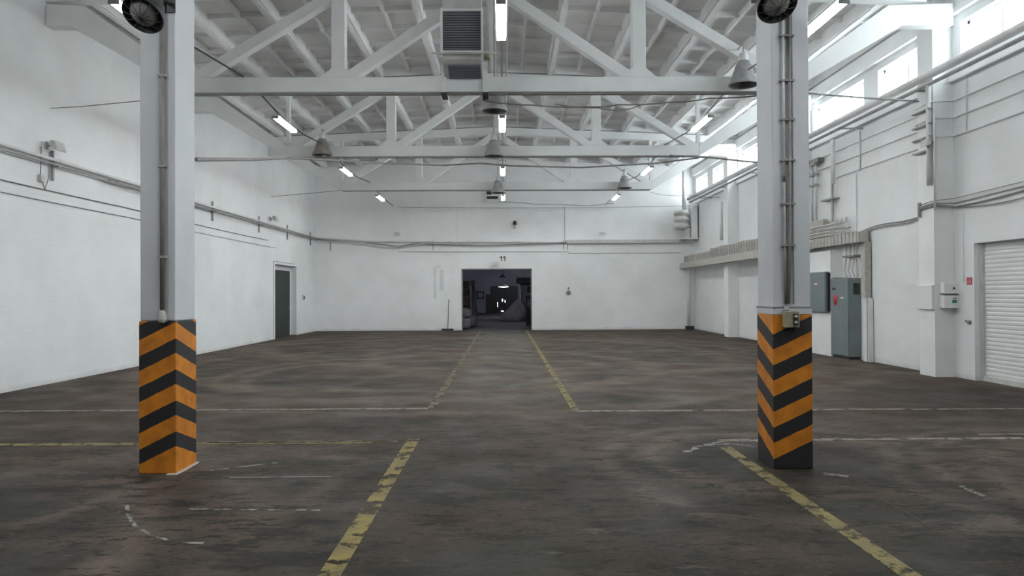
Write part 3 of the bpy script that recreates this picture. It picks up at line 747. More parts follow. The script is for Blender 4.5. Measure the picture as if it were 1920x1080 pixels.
for X in (-4.65, 4.26):
    for Y in (3.7,): dup(proto, (X, Y, 5.17), 'lit fluorescent light in the %s row, overhead and out of the picture' % ('left' if X < 0 else 'right'))
dup(proto, (-.02, 3.7, 5.17), 'unseen fluorescent light added to the middle row overhead, to brighten the columns')  # extra light out of view, added to brighten the column fronts

# cables that carry the rows
def cable(name, label, pts, r, m='cable', cat='cable', group=None, sag=0.0, n=10):
    P = [Vector(p) for p in pts]; out = []
    for i in range(len(P)-1):
        for k in range(n):
            t = k/n; v = P[i].lerp(P[i+1], t); v.z -= sag*4*t*(1-t); out.append(v)
    out.append(P[-1])
    o = MB().tube(out, r, 6).build(name, M[m], origin=P[0]); tag(o, label, cat, group); return o
def under_chords(X):
    P = [(X, 7.2, 5.30)]
    for ty in TR[2:]: P += [(X, ty-2.3, 5.30), (X, ty-.14, 5.478), (X, ty+.14, 5.478), (X, ty+2.3, 5.30)]
    return P+[(X, 31.0, 5.30)]
cable('support_cable', 'dark cable carrying the left row of fluorescent lights', under_chords(-4.65), .016, group='cables along the light rows', n=3)
cable('support_cable', 'grey cable carrying the right row of fluorescent lights', under_chords(4.26), .013, 'greyc', group='cables along the light rows', n=3)
e = thing('service_rail', 'pale pipes running lengthwise above the middle row of lights', 'pipe', (-.02, 16, 5.62))
for dx, z, r in ((-.10, 5.64, .014), (-.02, 5.66, .022), (.06, 5.64, .016)):
    MB().tube([(dx, 5.5, z), (dx, 31.9, z)], r, 8).build('pipe', M['pipe'], e)
for y in (10.3, 16.3, 22.3, 28.3): MB().box(-.14, .10, y, y+.03, 5.60, 5.62).build('rail_clip', M['pipe'], e)
for y in (10.31, 16.31, 22.31, 28.31): MB().tube([(-.02, y, 5.62), (-.02, y, 7.4)], .007, 6).build('drop_rod', M['pipe'], e)

# ------------------------------------------------------------------ fan unit on the nearest truss
hx0, hx1 = onY(826, 60, 12.7).x, onY(906, 60, 12.7).x
e = thing('fan_heater', 'suspended air unit with blue-grey louvres on the nearest truss', 'air unit', ((hx0+hx1)/2, 12.9, 5.45))
zt_, zm, zb_ = onY(866, 22, 12.7).z, onY(866, 96, 12.7).z, onY(866, 112, 12.7).z
MB().prism([(12.74, zt_+.55), (12.74, zb_+.02), (12.80, zb_-.03), (13.17, zb_-.18), (13.17, zt_+.55)], 'x', hx0+.03, hx1-.03).build('housing', M['offw'], e, bevel=.006)
fr = MB(); t = .04
fr.box(hx0, hx1, 12.66, 12.735, zt_, zt_+t).box(hx0, hx1, 12.66, 12.735, zm-t, zm)
fr.box(hx0, hx0+t, 12.66, 12.735, zm, zt_).box(hx1-t, hx1, 12.66, 12.735, zm, zt_)
fr.build('grille_frame', M['white'], e)
lv = MB(); n = 16
for k in range(n):
    z0 = zm+(zt_-zm)*k/n; z1 = zm+(zt_-zm)*(k+.82)/n
    lv.add([(hx0+t, 12.675, z0), (hx1-t, 12.675, z0), (hx1-t, 12.73, z1), (hx0+t, 12.73, z1), (hx0+t, 12.668, z0+.004), (hx1-t, 12.668, z0+.004), (hx1-t, 12.722, z1+.004), (hx0+t, 12.722, z1+.004)],
           [(0,1,2,3),(7,6,5,4),(0,4,5,1),(1,5,6,2),(2,6,7,3),(3,7,4,0)])
lv.build('louvres', M['louvre'], e)
MB().tube([(hx0-.15, 12.62, zm-.06), (hx1+.35, 12.62, zm-.06)], .018, 8).build('cross_bar', M['offw'], e)
lo = MB()
for k in range(5):
    y = 12.83+k*.065; z = zb_-.035-(y-12.80)*.405
    lo.add([(hx0+.12, y, z-.004), (hx1-.06, y, z-.004), (hx1-.06, y+.05, z-.026), (hx0+.12, y+.05, z-.026), (hx0+.12, y, z-.030), (hx1-.06, y, z-.030), (hx1-.06, y+.05, z-.052), (hx0+.12, y+.05, z-.052)],
           [(0,1,2,3),(7,6,5,4),(0,4,5,1),(1,5,6,2),(2,6,7,3),(3,7,4,0)])
lo.build('lower_grille', M['louvre'], e)
for x in (hx0+.02, hx1+.02):
    MB().box(x-.045, x+.045, 13.135, 13.172, 5.16, zb_+.1).build('bracket_strap', M['truss'], e)
    MB().box(x-.05, x+.05, 13.10, 13.48, 5.125, 5.164).build('clamp', M['dark'], e)
MB().lathe([(.0, 0), (.05, 0), (.05, .12), (.0, .12)], (hx1+.06, 12.85, zm-.10), 12).build('valve', M['beige'], e)
MB().tube([(hx1+.06, 12.85, zm-.1), (hx1+.06, 12.9, 5.48)], .014, 8).build('supply_pipe', M['pipe'], e)

# vent on the back wall
q = onY(923, 368, YB)
e = thing('wall_vent', 'white framed vent with dark slots high on the back wall', 'vent', (q.x, YB-.02, q.z))
MB().box(q.x-.30, q.x+.30, YB-.10, YB-.002, q.z-.27, q.z+.27).build('frame', M['white'], e, bevel=.01)
MB().box(q.x-.24, q.x+.24, YB-.115, YB-.102, q.z-.13, q.z-.01).build('slot', M['dark'], e)
MB().box(q.x-.24, q.x-.02, YB-.115, YB-.102, q.z+.06, q.z+.20).build('slot', M['dark'], e)

# ------------------------------------------------------------------ cables strung across the hall
cable('sagging_cable', 'thick cable strung across the hall from the left column', [onY(367, 299, 7.0), onY(470, 299, 9.5), onY(545, 296, 12.0), onY(720, 306, 17.5), onY(830, 310, 19.0), onY(900, 306, 19.0), onY(960, 311, 19.1), onY(1090, 314, 19.1), onY(1230, 306, 18.9), onY(1310, 296, 18.7)], .020, 'greyc', group='cables strung across')
cable('sagging_cable', 'dark cable end reaching toward the windows left of the right column', [onY(1255, 292, 18.7), onY(1330, 295, 18.4), onY(1392, 302, 18.0), onY(1440, 306, 17.8)], .024, 'greyc', group='cables strung across')
cable('sagging_cable', 'thin tangled cable under the right half of the nearest truss', [onY(905, 188, 13.5), onY(1000, 197, 13.55), onY(1100, 200, 13.55), onY(1160, 196, 13.55), onY(1250, 192, 13.55), onY(1330, 184, 13.5), onY(1430, 178, 13.4)], .013, 'greyc', group='cables strung across', sag=.02)
cable('sagging_cable', 'drooping loop of cable below the right half of the nearest truss', [onY(1040, 195, 13.6), onY(1120, 202, 13.6), onY(1165, 206, 13.6), onY(1200, 197, 13.6)], .010, 'greyc', group='cables strung across', sag=.02)
cable('sagging_cable', 'thin wire from left wall to the left striped column', [onX(95, 203, XL+.02), onY(150, 200, 12.2), onY(264, 189, 12.0), onY(300, 187, 12.0)], .008, 'greyc', group='cables strung across')
cable('sagging_cable', 'dark cable from the right column to the pipe under the high windows', [onY(1500, 171, 6.98), onY(1545, 177, 9.0), onY(1625, 184, 11.5), onX(1722, 190, 7.72)], .015, 'greyc', group='cables strung across')
cable('sagging_cable', 'thin wire strung low before the back wall, across its full width', [onY(745, 388, 31.6), onY(1290, 386, 31.6)], .009, 'greyc', group='cables strung across', sag=.06)
cable('sagging_cable', 'pale wire looping from the far right light toward the right wall', [onY(1220, 360, 27.0), onY(1250, 366, 28), onY(1290, 366, 29), onX(1350, 370, XP-.005)], .008, 'greyc', group='cables strung across', sag=.02)
cable('sagging_cable', 'thin wire running from left wall to the farthest truss', [onX(508, 369, XL+.02), onY(640, 357, 25.6)], .008, 'greyc', group='cables strung across')
for px in (1193, 700):
    pass

# ------------------------------------------------------------------ left wall services
e = thing('pipe_run', 'twin pipes with dark underside bracketed along the left wall', 'pipe', (XL+.1, 18, 3.98))
zP = 3.99
def lw(px, py): return onX(px, py, XL+.09)
MB().tube([(XL+.10, YF+.2, zP+.03), (XL+.10, 20, zP+.02), (XL+.10, YB-.12, zP+.02)], .034, 10).build('pipe', M['pipe'], e)
MB().tube([(XL+.10, YF+.2, zP-.05), (XL+.10, 16, zP-.055), (XL+.10, YB-.12, zP-.045)], .022, 8).build('pipe', M['pipeg'], e)
P = []
for k in range(60):
    y = 15+k*.28; P.append((XL+.16, y, zP-.07-.045*abs(math.sin((y-15)*.62))))
MB().tube(P, .016, 6).build('cable', M['greyc'], e)
for px in (101, 400, 487, 540, 583):
    y = onX(px, 400, XL+.05).y; y = min(y, 31.4)
    MB().box(XL+.002, XL+.05, y-.02, y+.02, zP-.34, zP+.20).build('bracket', M['pipeg'], e)
    MB().box(XL+.05, XL+.15, y-.02, y+.02, zP-.10, zP-.078).build('bracket', M['pipeg'], e)
cable('wall_wire', 'upper of two thin wires stretched along the left wall below the pipes', [(XL+.02, 8, 3.49), (XL+.02, 16, 3.47), (XL+.02, 25.5, 3.46)], .011, 'greyc', 'wire', 'wires on left wall', sag=.02)
cable('wall_wire', 'lower of two thin wires stretched along the left wall below the pipes', [(XL+.02, 8, 3.29), (XL+.02, 16, 3.27), (XL+.02, 26.3, 3.25)], .007, 'greyc', 'wire', 'wires on left wall', sag=.02)
def flood(loc, nx, ny, label, s=1.0):
    """small floodlight facing (nx, ny), fixed to the wall behind it"""
    e = thing('floodlight', label, 'floodlight', loc, 'small floodlights on the walls'); v = Vector(loc)
    f = Vector((nx, ny, 0)); r = Vector((-ny, nx, 0)); up = Vector((0, 0, 1))
    def P(a, b, c): return v+r*a*s+f*b*s+up*c*s
    mb = MB()
    A = [P(-.15, .22, .06), P(.15, .22, .06), P(.15, .26, -.12), P(-.15, .26, -.12), P(-.09, .10, .07), P(.09, .10, .07), P(.09, .12, -.07), P(-.09, .12, -.07)]
    mb.add(A, [(0,1,2,3),(7,6,5,4),(0,4,5,1),(1,5,6,2),(2,6,7,3),(3,7,4,0)]); mb.build('housing', M['offw'], e, bevel=.008)
    mb = MB(); mb.add([P(-.13, .226, .045), P(.13, .226, .045), P(.13, .263, -.105), P(-.13, .263, -.105), P(-.13, .232, .045), P(.13, .232, .045), P(.13, .269, -.105), P(-.13, .269, -.105)],
           [(0,1,2,3),(7,6,5,4),(0,4,5,1),(1,5,6,2),(2,6,7,3),(3,7,4,0)]); mb.build('glass_front', M['offw'], e)
    MB().tube([P(0, .012, -.02), P(0, .12, 0)], .014*s, 8).build('bracket', M['pipeg'], e)
    MB().bar(P(0, .004, -.07), P(0, .004, .06), .07*s, .012, (abs(r.x), abs(r.y), 0)).build('back_plate', M['pipeg'], e)
    return e
y97 = onX(98, 272, XL+.1).y
flood((XL+.005, y97, onX(98, 272, XL+.1).z), 1, 0, 'white floodlight on the left wall above the pipes, left of the striped column')
e = thing('hanging_lead', 'thin looped lead hanging below the floodlight on the left wall', 'cable', (XL+.05, y97-.1, 4.2))
MB().tube([(XL+.03, y97-.2, 4.2), (XL+.03, y97-.22, 3.7), (XL+.03, y97-.1, 3.45), (XL+.03, y97+.02, 3.7), (XL+.03, y97+.03, 4.15)], .008, 6).build('lead', M['greyc'], e)
MB().box(XL+.005, XL+.07, y97-.26, y97-.16, 3.58, 3.70).build('plug', M['offw'], e)
a = onX(512, 409, XL+.1)
flood((XL+.005, a.y, a.z), 1, 0, 'white floodlight on the left wall near the green door')
a = onX(569, 558, XL+.02)
e = thing('wall_switch', 'small switch on the left wall beside the green door', 'switch', (XL, a.y, a.z))
MB().box(XL+.001, XL+.05, a.y-.10, a.y+.10, a.z-.10, a.z+.10).build('plate', M['offw'], e, bevel=.006)
MB().box(XL+.051, XL+.07, a.y-.04, a.y+.04, a.z-.06, a.z+.06).build('rocker', M['dark'], e)

# ------------------------------------------------------------------ back wall services
e = thing('pipe_run', 'pipe and sagging cable bundle running across the back wall', 'pipe', (0, YB-.08, 3.8))
zB = onY(900, 455, YB-.1).z
def bw(px, py, off=.08): return onY(px, py, YB-off)
MB().tube([(XL+.12, YB-.10, zP+.02), bw(620, 448, .10), bw(700, 453, .10), bw(1064, 454, .10)], .034, 8).build('pipe', M['pipe'], e)
MB().tube([bw(595, 449, .15), bw(640, 453, .15), bw(715, 458, .16), bw(745, 462, .16), bw(780, 457, .16), bw(900, 460, .15), bw(1000, 458, .15), bw(1075, 454, .15)], .024, 8).build('cable', M['greyc'], e)
MB().tube([bw(600, 451, .18), bw(680, 456, .18), bw(720, 462, .18), bw(752, 463, .18), bw(800, 456, .18), bw(860, 458, .18)], .018, 8).build('cable', M['pipe'], e)
a, b = bw(1062, 452), bw(1290, 460)
MB().box(a.x, 7.9, YB-.20, YB-.004, zB-.05, zB+.10).build('square_duct', M['offw'], e)
for px in (620, 812, 1057, 1064):
    a = bw(px, 455, .02); MB().box(a.x-.015, a.x+.015, YB-.05, YB-.002, zB-.32, zB+.10).build('bracket', M['pipeg'], e)
cable('wall_wire', 'thin straight wire along the back wall below the pipes', [(bw(745, 472, .02)), bw(1065, 472, .02), bw(1066, 475, .02), bw(1275, 474, .02)], .010, 'greyc', 'wire', 'wires on the back wall')
cable('wall_wire', 'fine vertical wire on the back wall, right of the centre lights', [bw(1059, 386, .02), bw(1059, 452, .02)], .009, 'greyc', 'wire', 'wires on the back wall')
cable('wall_wire', 'fine vertical wire on the back wall, left of the wall vent', [bw(857, 388, .02), bw(857, 475, .02)], .007, 'pipe', 'wire', 'wires on the back wall')
cable('wall_wire', 'pale wavy wire high on the back wall right of the vent', [bw(935, 378, .03), bw(975, 380, .03), bw(1008, 383, .03), bw(1050, 383, .03), bw(1100, 386, .03), bw(1150, 381, .03)], .010, 'greyc', 'wire', 'wires on the back wall')
a = bw(745, 438, .1); flood((a.x, YB-.005, a.z), 0, -1, 'small floodlight on the back wall, left of the opening', .8)
a = bw(1129, 437, .1); flood((a.x, YB-.005, a.z), 0, -1, 'small floodlight on the back wall, right of the opening', .8)
a = bw(929, 494, .1); flood((a.x, YB-.005, a.z), 0, -1, 'small floodlight directly above the wide opening', .8)
a = bw(965, 419, .02)
e = thing('security_camera', 'small dark camera on the back wall high above the opening', 'camera', (a.x, YB-.02, a.z))
MB().box(a.x-.05, a.x+.05, YB-.05, YB-.002, a.z-.22, a.z-.06).build('bracket', M['offw'], e)
MB().lathe([(.0, .10), (.06, .10), (.075, .05), (.075, -.06), (.0, -.06)], (a.x, YB-.12, a.z), 16).build('camera_head', M['dark'], e)
a = bw(1066, 549, .02)
e = thing('wall_socket', 'small grey socket on the back wall, right of the opening', 'socket', (a.x, YB, a.z))
MB().lathe([(.0, -.09), (.07, -.08), (.10, -.03), (.10, -.002)], (a.x, YB, a.z), 16, Matrix.Rotation(-PI/2, 3, 'X')).build('body', M['greyc'], e)
bo = e.children[0]
bo.data.transform(Matrix.Identity(4))
MB().box(a.x-.03, a.x+.03, YB-.03, YB-.002, a.z+.14, a.z+.24).build('wire_clip', M['greyc'], e)
# painted number above the opening: 11
mb = MB(); 
for px in (940.5, 946.8):
    a = bw(px, 480.5, .004); b = bw(px, 489.5, .004)
    mb.box(a.x-.022, a.x+.022, YB-.010, YB-.002, b.z, a.z)
    mb.prism([(a.x-.09, a.z-.075), (a.x-.09, a.z-.03), (a.x-.02, a.z), (a.x-.02, a.z-.05)], 'y', YB-.010, YB-.002)
o = mb.build('painted_number', M['mark'], wb)
o['label'] = 'grey painted number 11'
# stained patches on the back wall left of the opening
mb = MB()
for x0, x1, y0, y1 in ((813, 818, 500, 560), (824, 832, 506, 545), (818, 826, 498, 503)):
    a = bw(x0, y0, 0); b = bw(x1, y1, 0); mb.box(a.x, b.x, YB-.004, YB-.0015, b.z, a.z)
mb.build('patched_plaster', mat('patched_plaster_grey', (.77, .78, .77), .9, var=.10, vscale=6), wb)

# steel corner edging of the opening
struct(MB().box(OPX0-.035, OPX0+.012, YB-.008, YB+.30, 0, OPZ+.03).box(OPX1-.012, OPX1+.035, YB-.008, YB+.30, 0, OPZ+.03).box(OPX0-.035, OPX1+.035, YB-.008, YB+.30, OPZ-.012, OPZ+.03).build('trim_2', M['greyc']))

# broom by the wall
a = bw(840, 617, .12)
e = thing('broom', 'long thin-handled broom leaning on the back wall, left of the opening', 'broom', (a.x, YB-.2, 0))
MB().tube([(a.x, YB-.22, .06), (a.x+.03, YB-.02, 1.34)], .014, 8).build('handle', M['dark'], e)
MB().box(a.x-.27, a.x+.25, YB-.26, YB-.18, .045, .085).build('head', M['wood'], e, bevel=.006)
MB().box(a.x-.26, a.x+.24, YB-.255, YB-.185, .002, .044).build('bristles', M['dark'], e)

# ------------------------------------------------------------------ back right corner
a = onY(1279, 410, 31.2)
e = thing('flexible_duct', 'pleated white ventilation elbow in the back right corner', 'duct', (a.x, 31.3, a.z))
mb = MB(); prof = []
n = 34
zt1, zb1 = onY(1279, 394, 31.3).z, onY(1279, 430, 31.3).z
for k in range(n+1):
    t = k/n; prof.append((.24+.09*abs(math.sin(t*PI*3)), zb1+(zt1-zb1)*t))
prof = [(.0, zb1)]+prof+[(.0, zt1)]
mb.lathe(prof, (a.x, 31.35, 0), 24, Matrix.Identity(3)); mb.build('bellows', M['offw'], e)
b0 = onY(1282, 330, 31.5)
MB().tube([(b0.x, 31.45, zt1-.02), (b0.x, 31.45, 7.0)], .085, 12).build('riser_pipe', M['pipe'], e)
z1 = onY(1300, 398, 31.3).z; z0 = onY(1300, 446, 31.3).z
MB().box(onY(1283, 430, 31.3).x, onY(1293, 430, 31.3).x, 31.2, 31.6, z0, zb1+.05).build('drop_duct', M['offw'], e, bevel=.01)
MB().box(onY(1295, 430, 31.3).x, onY(1307, 430, 31.3).x, 31.2, 31.7, z0, z1+.35).build('drop_duct', M['white'], e, bevel=.01)
MB().box(onY(1276, 430, 31.3).x, XR-.005, 31.15, 31.75, z0-.06, z0-.001).build('shelf_plate', M['offw'], e)
# pipe behind the corner strip and grimy valve at its foot
a = onY(1292, 612, 31.5)
e = thing('corner_pipe', 'grey vertical pipe in the back right corner down to the floor', 'pipe', (a.x, 31.7, 0))
MB().tube([(a.x+.05, 31.75, .02), (a.x+.05, 31.75, 2.55)], .07, 10).build('pipe', M['pipe'], e)
MB().box(a.x-.14, a.x+.22, 31.45, 31.65, 0, .16).build('foot_valve', M['dark'], e, bevel=.02)

# ------------------------------------------------------------------ right wall services
e = thing('heating_main', 'thick pale pipe running under the high windows on the right wall', 'pipe', (7.85, 18, 5.5))
MB().tube([(7.82, YF+.3, 5.55), (7.82, 31.1, 5.55)], .075, 14).build('pipe', M['pipe'], e)
MB().tube([(7.86, YF+.3, 5.40), (7.86, 31.1, 5.40)], .035, 10).build('return_pipe', M['pipeg'], e)
for y in (3.8, 10.2, 13.75, 16.9, 20.0, 23.1, 26.25, 29.2):
    MB().box(7.74, XR-.01 if all(not (a <= y <= b) for a, b in PILY) else XP-.001, y-.025, y+.025, 5.33, 5.36).build('bracket', M['pipeg'], e)
hor = [(5.07, .014, 7.2, 20.8, 'upper'), (4.76, .016, 7.2, 20.4, 'middle'), (4.42, .014, 7.2, 18.3, 'lower')]
for z, r, ya, yb, nm in hor:
    P = []
    for (a, b) in [(ya, 13.40), (14.10, yb)]: pass
    pts = [(XR-.03, ya, z), (XR-.03, 13.40, z), (XP-.03, 13.46, z), (XP-.03, 14.04, z), (XR-.03, 14.12, z), (XR-.03, 19.65 if yb > 19.65 else yb, z)]
    if yb > 19.7: pts += [(XP-.03, 19.71, z), (XP-.03, yb, z)]
    o = MB().tube(pts, r, 8).build('wall_conduit', M['pipe'], origin=(XR, 12, z))
    tag(o, '%s of three thin conduits running along the right wall below the windows' % nm, 'conduit', 'conduits on the right wall')
# verticals
def vpipe(px, y0p, y1p, X, r, m, label, cat='pipe'):
    a = onX(px, y0p, X); b = onX(px, y1p, X); z0, z1 = min(a.z, b.z), max(a.z, b.z)
    o = MB().tube([(X, a.y, z0), (X, a.y, z1)], r, 10).build('vertical_pipe', M[m], origin=(X, a.y, z0)); tag(o, label, cat, 'vertical pipes on the right wall'); return o
vpipe(1741, 160, 348, XP-.06, .05, 'pipe', 'thick short vertical pipe on the pilaster right of the right column')
vpipe(1751, 200, 395, XP-.03, .02, 'pipe', 'thin vertical pipe next to the thick one on the near pilaster')
vpipe(1612, 245, 320, XR-.03, .018, 'pipe', 'thin vertical pipe dropping from the conduits on the right wall')
vpipe(1605, 325, 545, XR-.03, .014, 'pipe', 'long thin vertical pipe above the tall grey cabinet')
vpipe(1561, 262, 345, XR-.17, .055, 'pipe', 'thick vertical pipe above the cabinets on the right wall')
vpipe(1811, 100, 246, XR-.03, .014, 'pipe', 'thin vertical pipe near the window end at the right edge')
vpipe(1352, 378, 450, XP-.05, .06, 'pipe', 'vertical pipe on the far right pilaster, left of the right column')
vpipe(1806, 400, 528, XR-.02, .007, 'pipe', 'thin vertical cable above the white alarm boxes', 'cable')
# brackets crossing the pilaster
e = thing('bracket_rack', 'short stacked pipe brackets on the near right pilaster', 'bracket', (XP-.05, 13.75, 4.6))
for py in (205, 233, 257, 282):
    z = onX(1740, py, XP-.05).z; MB().box(XP-.10, XP-.002, 13.46, 14.04, z-.015, z+.012).build('arm', M['pipeg'], e)
e2 = onX(1737, 266, XP-.15)
flood((XP-.005, e2.y, e2.z), -1, 0, 'small floodlight on the near right pilaster among the pipe brackets', .8)
# cables low on the near right wall
e = thing('cable_bundle', 'loose bundle of cables along the right wall above the roller door', 'cable', (XR-.05, 10, 3.2))
for k, (dz, s, r) in enumerate(((0, .03, .014), (-.05, .05, .016), (-.09, .09, .011), (.07, -.02, .007))):
    P = []
    for j in range(22):
        y = 6.8+(13.42-6.8)*j/21; t = j/21
        P.append((XR-.03-.01*k, y, 3.22+dz-s*math.sin(t*PI*2.3+k)))
    P += [(XP-.03, 13.46, 3.20+dz*.6), (XP-.03, 13.98, 3.17+dz*.6)]
    MB().tube(P, r, 6).build('cable', M['greyc'] if k else M['pipeg'], e)
e = thing('cable_bundle', 'cables sagging from the near pilaster back to the cable duct', 'cable', (XR-.05, 15, 3.0))
for k, dz in enumerate((0, -.05)):
    P = [(XP-.03, 13.98, 3.13+dz)]
    for j in range(12): t = j/11; P.append((XR-.04-.01*k, 14.1+2.9*t, 3.12-.16*t+dz-.04*math.sin(t*PI*2)))
    MB().tube(P, .013, 6).build('cable', M['greyc'], e)
MB().box(XP-.06, XP-.002, 13.9, 13.94, 2.98, 3.26).build('clamp', M['pipeg'], e)

# cable duct along the wall
e = thing('cable_duct', 'long dusty beige cable duct with ribbed upper tray along the right wall', 'cable duct', (7.8, 24, 2.9))
MB().box(7.64, 7.90, 19.3, YB-.01, 2.62, 2.86).build('duct', M['tray'], e, bevel=.01)
MB().box(8.00, 8.24, 16.55, 19.55, 2.70, 2.94).build('duct', M['tray'], e, bevel=.01)
MB().prism([(7.64, 19.3), (7.9, 19.3), (8.24, 19.1), (8.0, 19.0)], 'z', 2.68, 2.88).build('duct_joint', M['tray'], e)
MB().box(7.70, 7.88, 19.9, 31.3, 2.865, 3.14).build('upper_tray', M['tray'], e)
mb = MB(); y = 20.0
while y < 27.5:
    MB().box(7.655, 7.698, y, y+.05, 2.87, 3.22+.02*math.sin(y*3)).build('rib', M['tray'], e); y += .25
while y < 31.3:
    MB().box(7.665, 7.698, y, y+.05, 2.87, 3.10).build('rib', M['tray'], e); y += .25
for k in range(4):
    P = [(7.74+.035*k, y_, 3.17+.02*math.sin(y_*1.7+k*2)+.02*k) for y_ in [20+.4*j for j in range(19)]]
    MB().tube(P, .022, 6).build('cable', M['offw'], e)
mb = MB(); y = 16.6
while y < 19.0:
    MB().box(7.985, 7.999, y, y+.03, 2.70, 2.945).build('rib', M['tray'], e); y += .19
MB().box(8.13, 8.27, 16.52, 16.72, 1.45, 2.72).build('down_duct', M['tray'], e, bevel=.01)
e = thing('cover_board', 'narrow white cover board standing at the wall beside the tall grey cabinet', 'board', (8.2, 16.6, 0))
MB().box(8.17, 8.28, 16.46, 16.72, 0, 1.44).build('board', M['white'], e, bevel=.006)
MB().box(8.14, 8.149, 16.46, 16.475, 0, 1.44).build('edge_strip', M['greyc'], e)
# tangle of cables above the duct, right of the column
e = thing('cable_stack', 'stacked loops of pale cable heaped on the duct beside the right column', 'cable', (8.1, 18.2, 2.95))
rr = random.Random(5)
for k in range(7):
    z = 2.97+.045*k; y1 = 17.0+.18*(k % 3)+.1*k
    MB().tube([(8.02+.02*(k % 2), 19.6, z), (8.02+.02*(k % 2), (y1+19.6)/2, z+.02*rr.random()), (8.05, y1+.1, z), (8.12, y1, z-.02), (8.2, y1+.05, z)], .02, 6).build('cable', M['tray'] if k % 2 else M['offw'], e)
MB().box(8.08, 8.26, 18.55, 19.5, 2.96, 3.42).build('junction_box', M['tray'], e, bevel=.01)
for k in range(3):
    MB().lathe([(.0, 0), (.03, 0), (.035, .10), (.02, .14), (.0, .14)], (8.1, 17.35+.22*k, 3.22), 10).build('insulator', M['offw'], e)
MB().tube([(8.14, 18.3, 3.05), (8.12, 18.2, 3.25), (8.2, 18.3, 3.5), (8.2, 18.3, 4.3)], .035, 8).build('riser', M['tray'], e)
MB().tube([(8.14, 17.9, 3.0), (8.14, 18.1, 3.25), (8.16, 18.45, 3.40)], .03, 8).build('riser', M['offw'], e)
# box and ladder-like pipes behind the right column edge
e = thing('wall_radiator', 'pipes and small fittings on the right wall just right of the right column', 'pipes', (8.15, 19.3, 4.2))
for y in (19.15, 19.4): MB().tube([(8.16, y, 3.45), (8.16, y, 5.05)], .03, 8).build('pipe', M['pipe'], e)
for z in (4.35, 4.62, 4.9): MB().box(8.10, 8.22, 19.1, 19.45, z, z+.05).build('cross_bar', M['pipeg'], e)
MB().box(8.12, XR-.003, 18.95, 19.5, 4.95, 5.06).build('fitting', M['greyc'], e)
MB().box(8.10, XR-.003, 18.1, 18.75, 3.88, 3.92).build('cross_bar', M['pipeg'], e)
# small pipes between duct and cabinets
e = thing('cable_drops', 'thin bent pipes dropping from the duct to the tall grey cabinet', 'pipes', (8.1, 17.3, 1.92))
for k, y in enumerate((17.25, 17.45, 17.65)):
    MB().tube([(8.2, y-.1, 1.93), (8.18, y, 2.08), (8.2, y-.05, 2.3), (8.2, y-.1, 2.69)], .018, 8).build('pipe', M['offw'], e)
MB().box(8.12, XR-.003, 17.0, 17.6, 2.40, 2.44).build('bracket', M['greyc'], e)
MB().tube([(8.2, 16.95, 1.93), (8.2, 16.95, 2.35), (8.2, 17.3, 2.42)], .018, 8).build('pipe', M['pipe'], e)

# cabinets
e = thing('electrical_cabinet', 'tall grey electrical cabinet standing on the floor by the right wall', 'cabinet', (8.15, 17.55, 0))
cx0 = 8.00
MB().box(cx0+.015, XR-.004, 17.05, 17.965, .06, 1.90).build('body', M['steel'], e, bevel=.008)
MB().box(cx0+.03, XR-.03, 17.08, 17.94, 0, .06).build('plinth', M['dark'], e)
MB().box(cx0-.012, cx0+.013, 17.06, 17.955, .08, 1.89).build('door', M['steel'], e, bevel=.004)
hd = e.children[-1] if False else None
MB().box(cx0-.016, cx0-.0125, 17.68, 17.86, 1.62, 1.68).build('name_plate', M['dark'], e)
MB().lathe([(.0, 0), (.12, 0), (.12, .004), (.0, .004)], (cx0-.017, 17.70, 1.40), 20, Matrix.Rotation(PI/2, 3, 'Y')).build('warning_sticker', M['red'], e)
MB().box(cx0-.016, cx0-.0125, 17.63, 17.78, 1.25, 1.40).build('warning_sticker', M['red'], e)
MB().box(cx0-.016, cx0-.0125, 17.28, 17.42, 1.42, 1.455).build('label_strip', M['white'], e)
MB().box(cx0-.017, cx0-.0125, 17.34, 17.40, 1.456, 1.475).build('label_strip', M['orange'], e)
MB().prism([(17.3, 1.905), (17.93, 1.905), (17.93, 1.925), (17.5, 1.915)], 'x', 8.02, 8.22).build('lid_edge', M['black'], e)
MB().box(8.12, 8.26, 17.035, 17.049, 1.52, 1.78).build('side_handle', M['dark'], e)
e = thing('wall_cabinet', 'grey wall-mounted electrical panel beside the right striped column', 'cabinet', (7.93, 18.7, 1.07))
MB().box(7.91, 7.998, 18.05, 19.25, 1.07, 2.08).build('body', M['steel'], e, bevel=.006)
MB().box(7.892, 7.909, 18.07, 19.23, 1.09, 2.06).build('door', M['steel'], e, bevel=.004)
MB().box(7.888, 7.8915, 18.50, 18.66, 1.76, 1.80).build('label_strip', M['white'], e)
MB().box(7.888, 7.8915, 18.48, 18.62, 1.81, 1.835).build('label_strip', M['orange'], e)
MB().box(7.888, 7.8915, 18.50, 18.62, 1.725, 1.74).build('label_strip', M['orange'], e)
MB().box(7.93, 7.998, 17.99, 18.044, 1.10, 2.05).build('hinge_side', M['dark'], e)

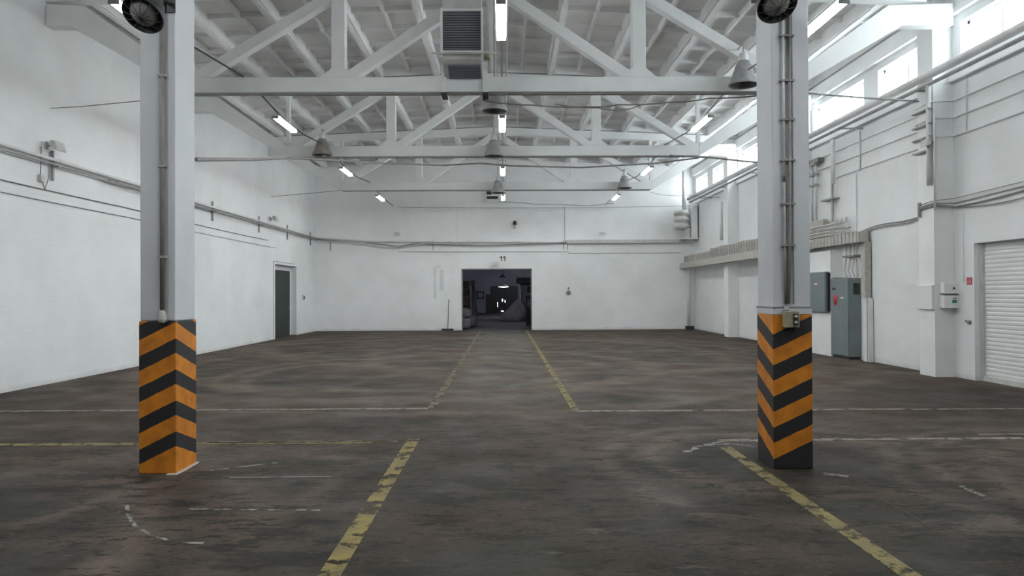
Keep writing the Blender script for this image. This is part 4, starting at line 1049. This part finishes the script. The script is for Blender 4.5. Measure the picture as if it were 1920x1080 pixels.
# alarm boxes on the camera-facing side of the near pilaster
def pz(py): return onY(1786, py, 13.4).z
X0, X1 = onY(1769, 560, 13.38).x, onY(1806, 560, 13.38).x
e = thing('alarm_box', 'upper white box with a small warning triangle on the near pilaster', 'box', ((X0+X1)/2, 13.44, pz(551)), 'white boxes on the pilaster')
MB().box(X0, X1, 13.36, 13.498, pz(550.5), pz(530)).build('box', M['white'], e, bevel=.01)
xm = (X0+X1)/2; zc = pz(540)
MB().prism([(xm-.03, zc-.025), (xm+.03, zc-.025), (xm, zc+.03)], 'y', 13.352, 13.3595).build('triangle_sign', M['mark'], e)
e = thing('alarm_box', 'lower white box with a small green square sign on the near pilaster', 'box', ((X0+X1)/2, 13.44, pz(578)), 'white boxes on the pilaster')
MB().box(X0, X1, 13.35, 13.498, pz(578), pz(554)).build('box', M['white'], e, bevel=.01)
zc = pz(565)
MB().box(xm-.04, xm+.04, 13.342, 13.3495, zc-.03, zc+.03).build('green_sign', M['signg'], e)
MB().box(xm-.03, xm+.04, 13.342, 13.3495, zc+.045, zc+.07).build('label_strip', mat('pinkish_label', (.5, .32, .32), .6), e)
a = onX(1738, 540, XP); b = onX(1738, 580, XP)
e = thing('junction_board', 'flat white board on the inner face of the near pilaster', 'board', (XP-.03, 13.7, b.z))
MB().box(XP-.05, XP-.001, 13.505, 13.99, b.z, a.z+.05).build('board', M['white'], e, bevel=.006)
a = onX(1733, 539, XR-.04); b = onX(1733, 573, XR-.04)
tag(MB().box(XR-.06, XR-.002, a.y-.05, a.y+.05, b.z, a.z).build('strip_gauge', M['dark'], origin=(XR-.03, a.y, b.z)), 'narrow dark vertical strip on the right wall beside the near pilaster', 'gauge')
a = onX(1817, 527, XR-.01)
tag(MB().box(XR-.012, XR-.002, a.y-.07, a.y+.07, a.z-.065, a.z+.065).build('fire_sign', M['red'], origin=(XR-.01, a.y, a.z)), 'small red square sign beside the roller door', 'sign')
sg = bpy.data.objects['fire_sign']
MB().box(XR-.015, XR-.0125, a.y-.05, a.y-.02, a.z-.04, a.z+.04).box(XR-.015, XR-.0125, a.y+.01, a.y+.05, a.z-.045, a.z+.01).build('pictogram', mat('pale_pink_print', (.55, .25, .28), .6), sg)
a = onX(1816, 604, XR-.03)
e = thing('isolator_switch', 'small dark knob on the right wall left of the roller door', 'switch', (XR, a.y, a.z))
MB().lathe([(.0, -.05), (.03, -.05), (.035, -.02), (.035, -.002)], (XR, a.y, a.z), 14, Matrix.Rotation(PI/2, 3, 'Y')).build('knob', M['greyc'], e)
for o in e.children:   # point the knob into the room
    for v in o.data.vertices: v.co.x = -abs(v.co.x)
MB().box(XR-.03, XR-.002, a.y+.03, a.y+.10, a.z+.0, a.z+.03).build('lever', M['dark'], e)
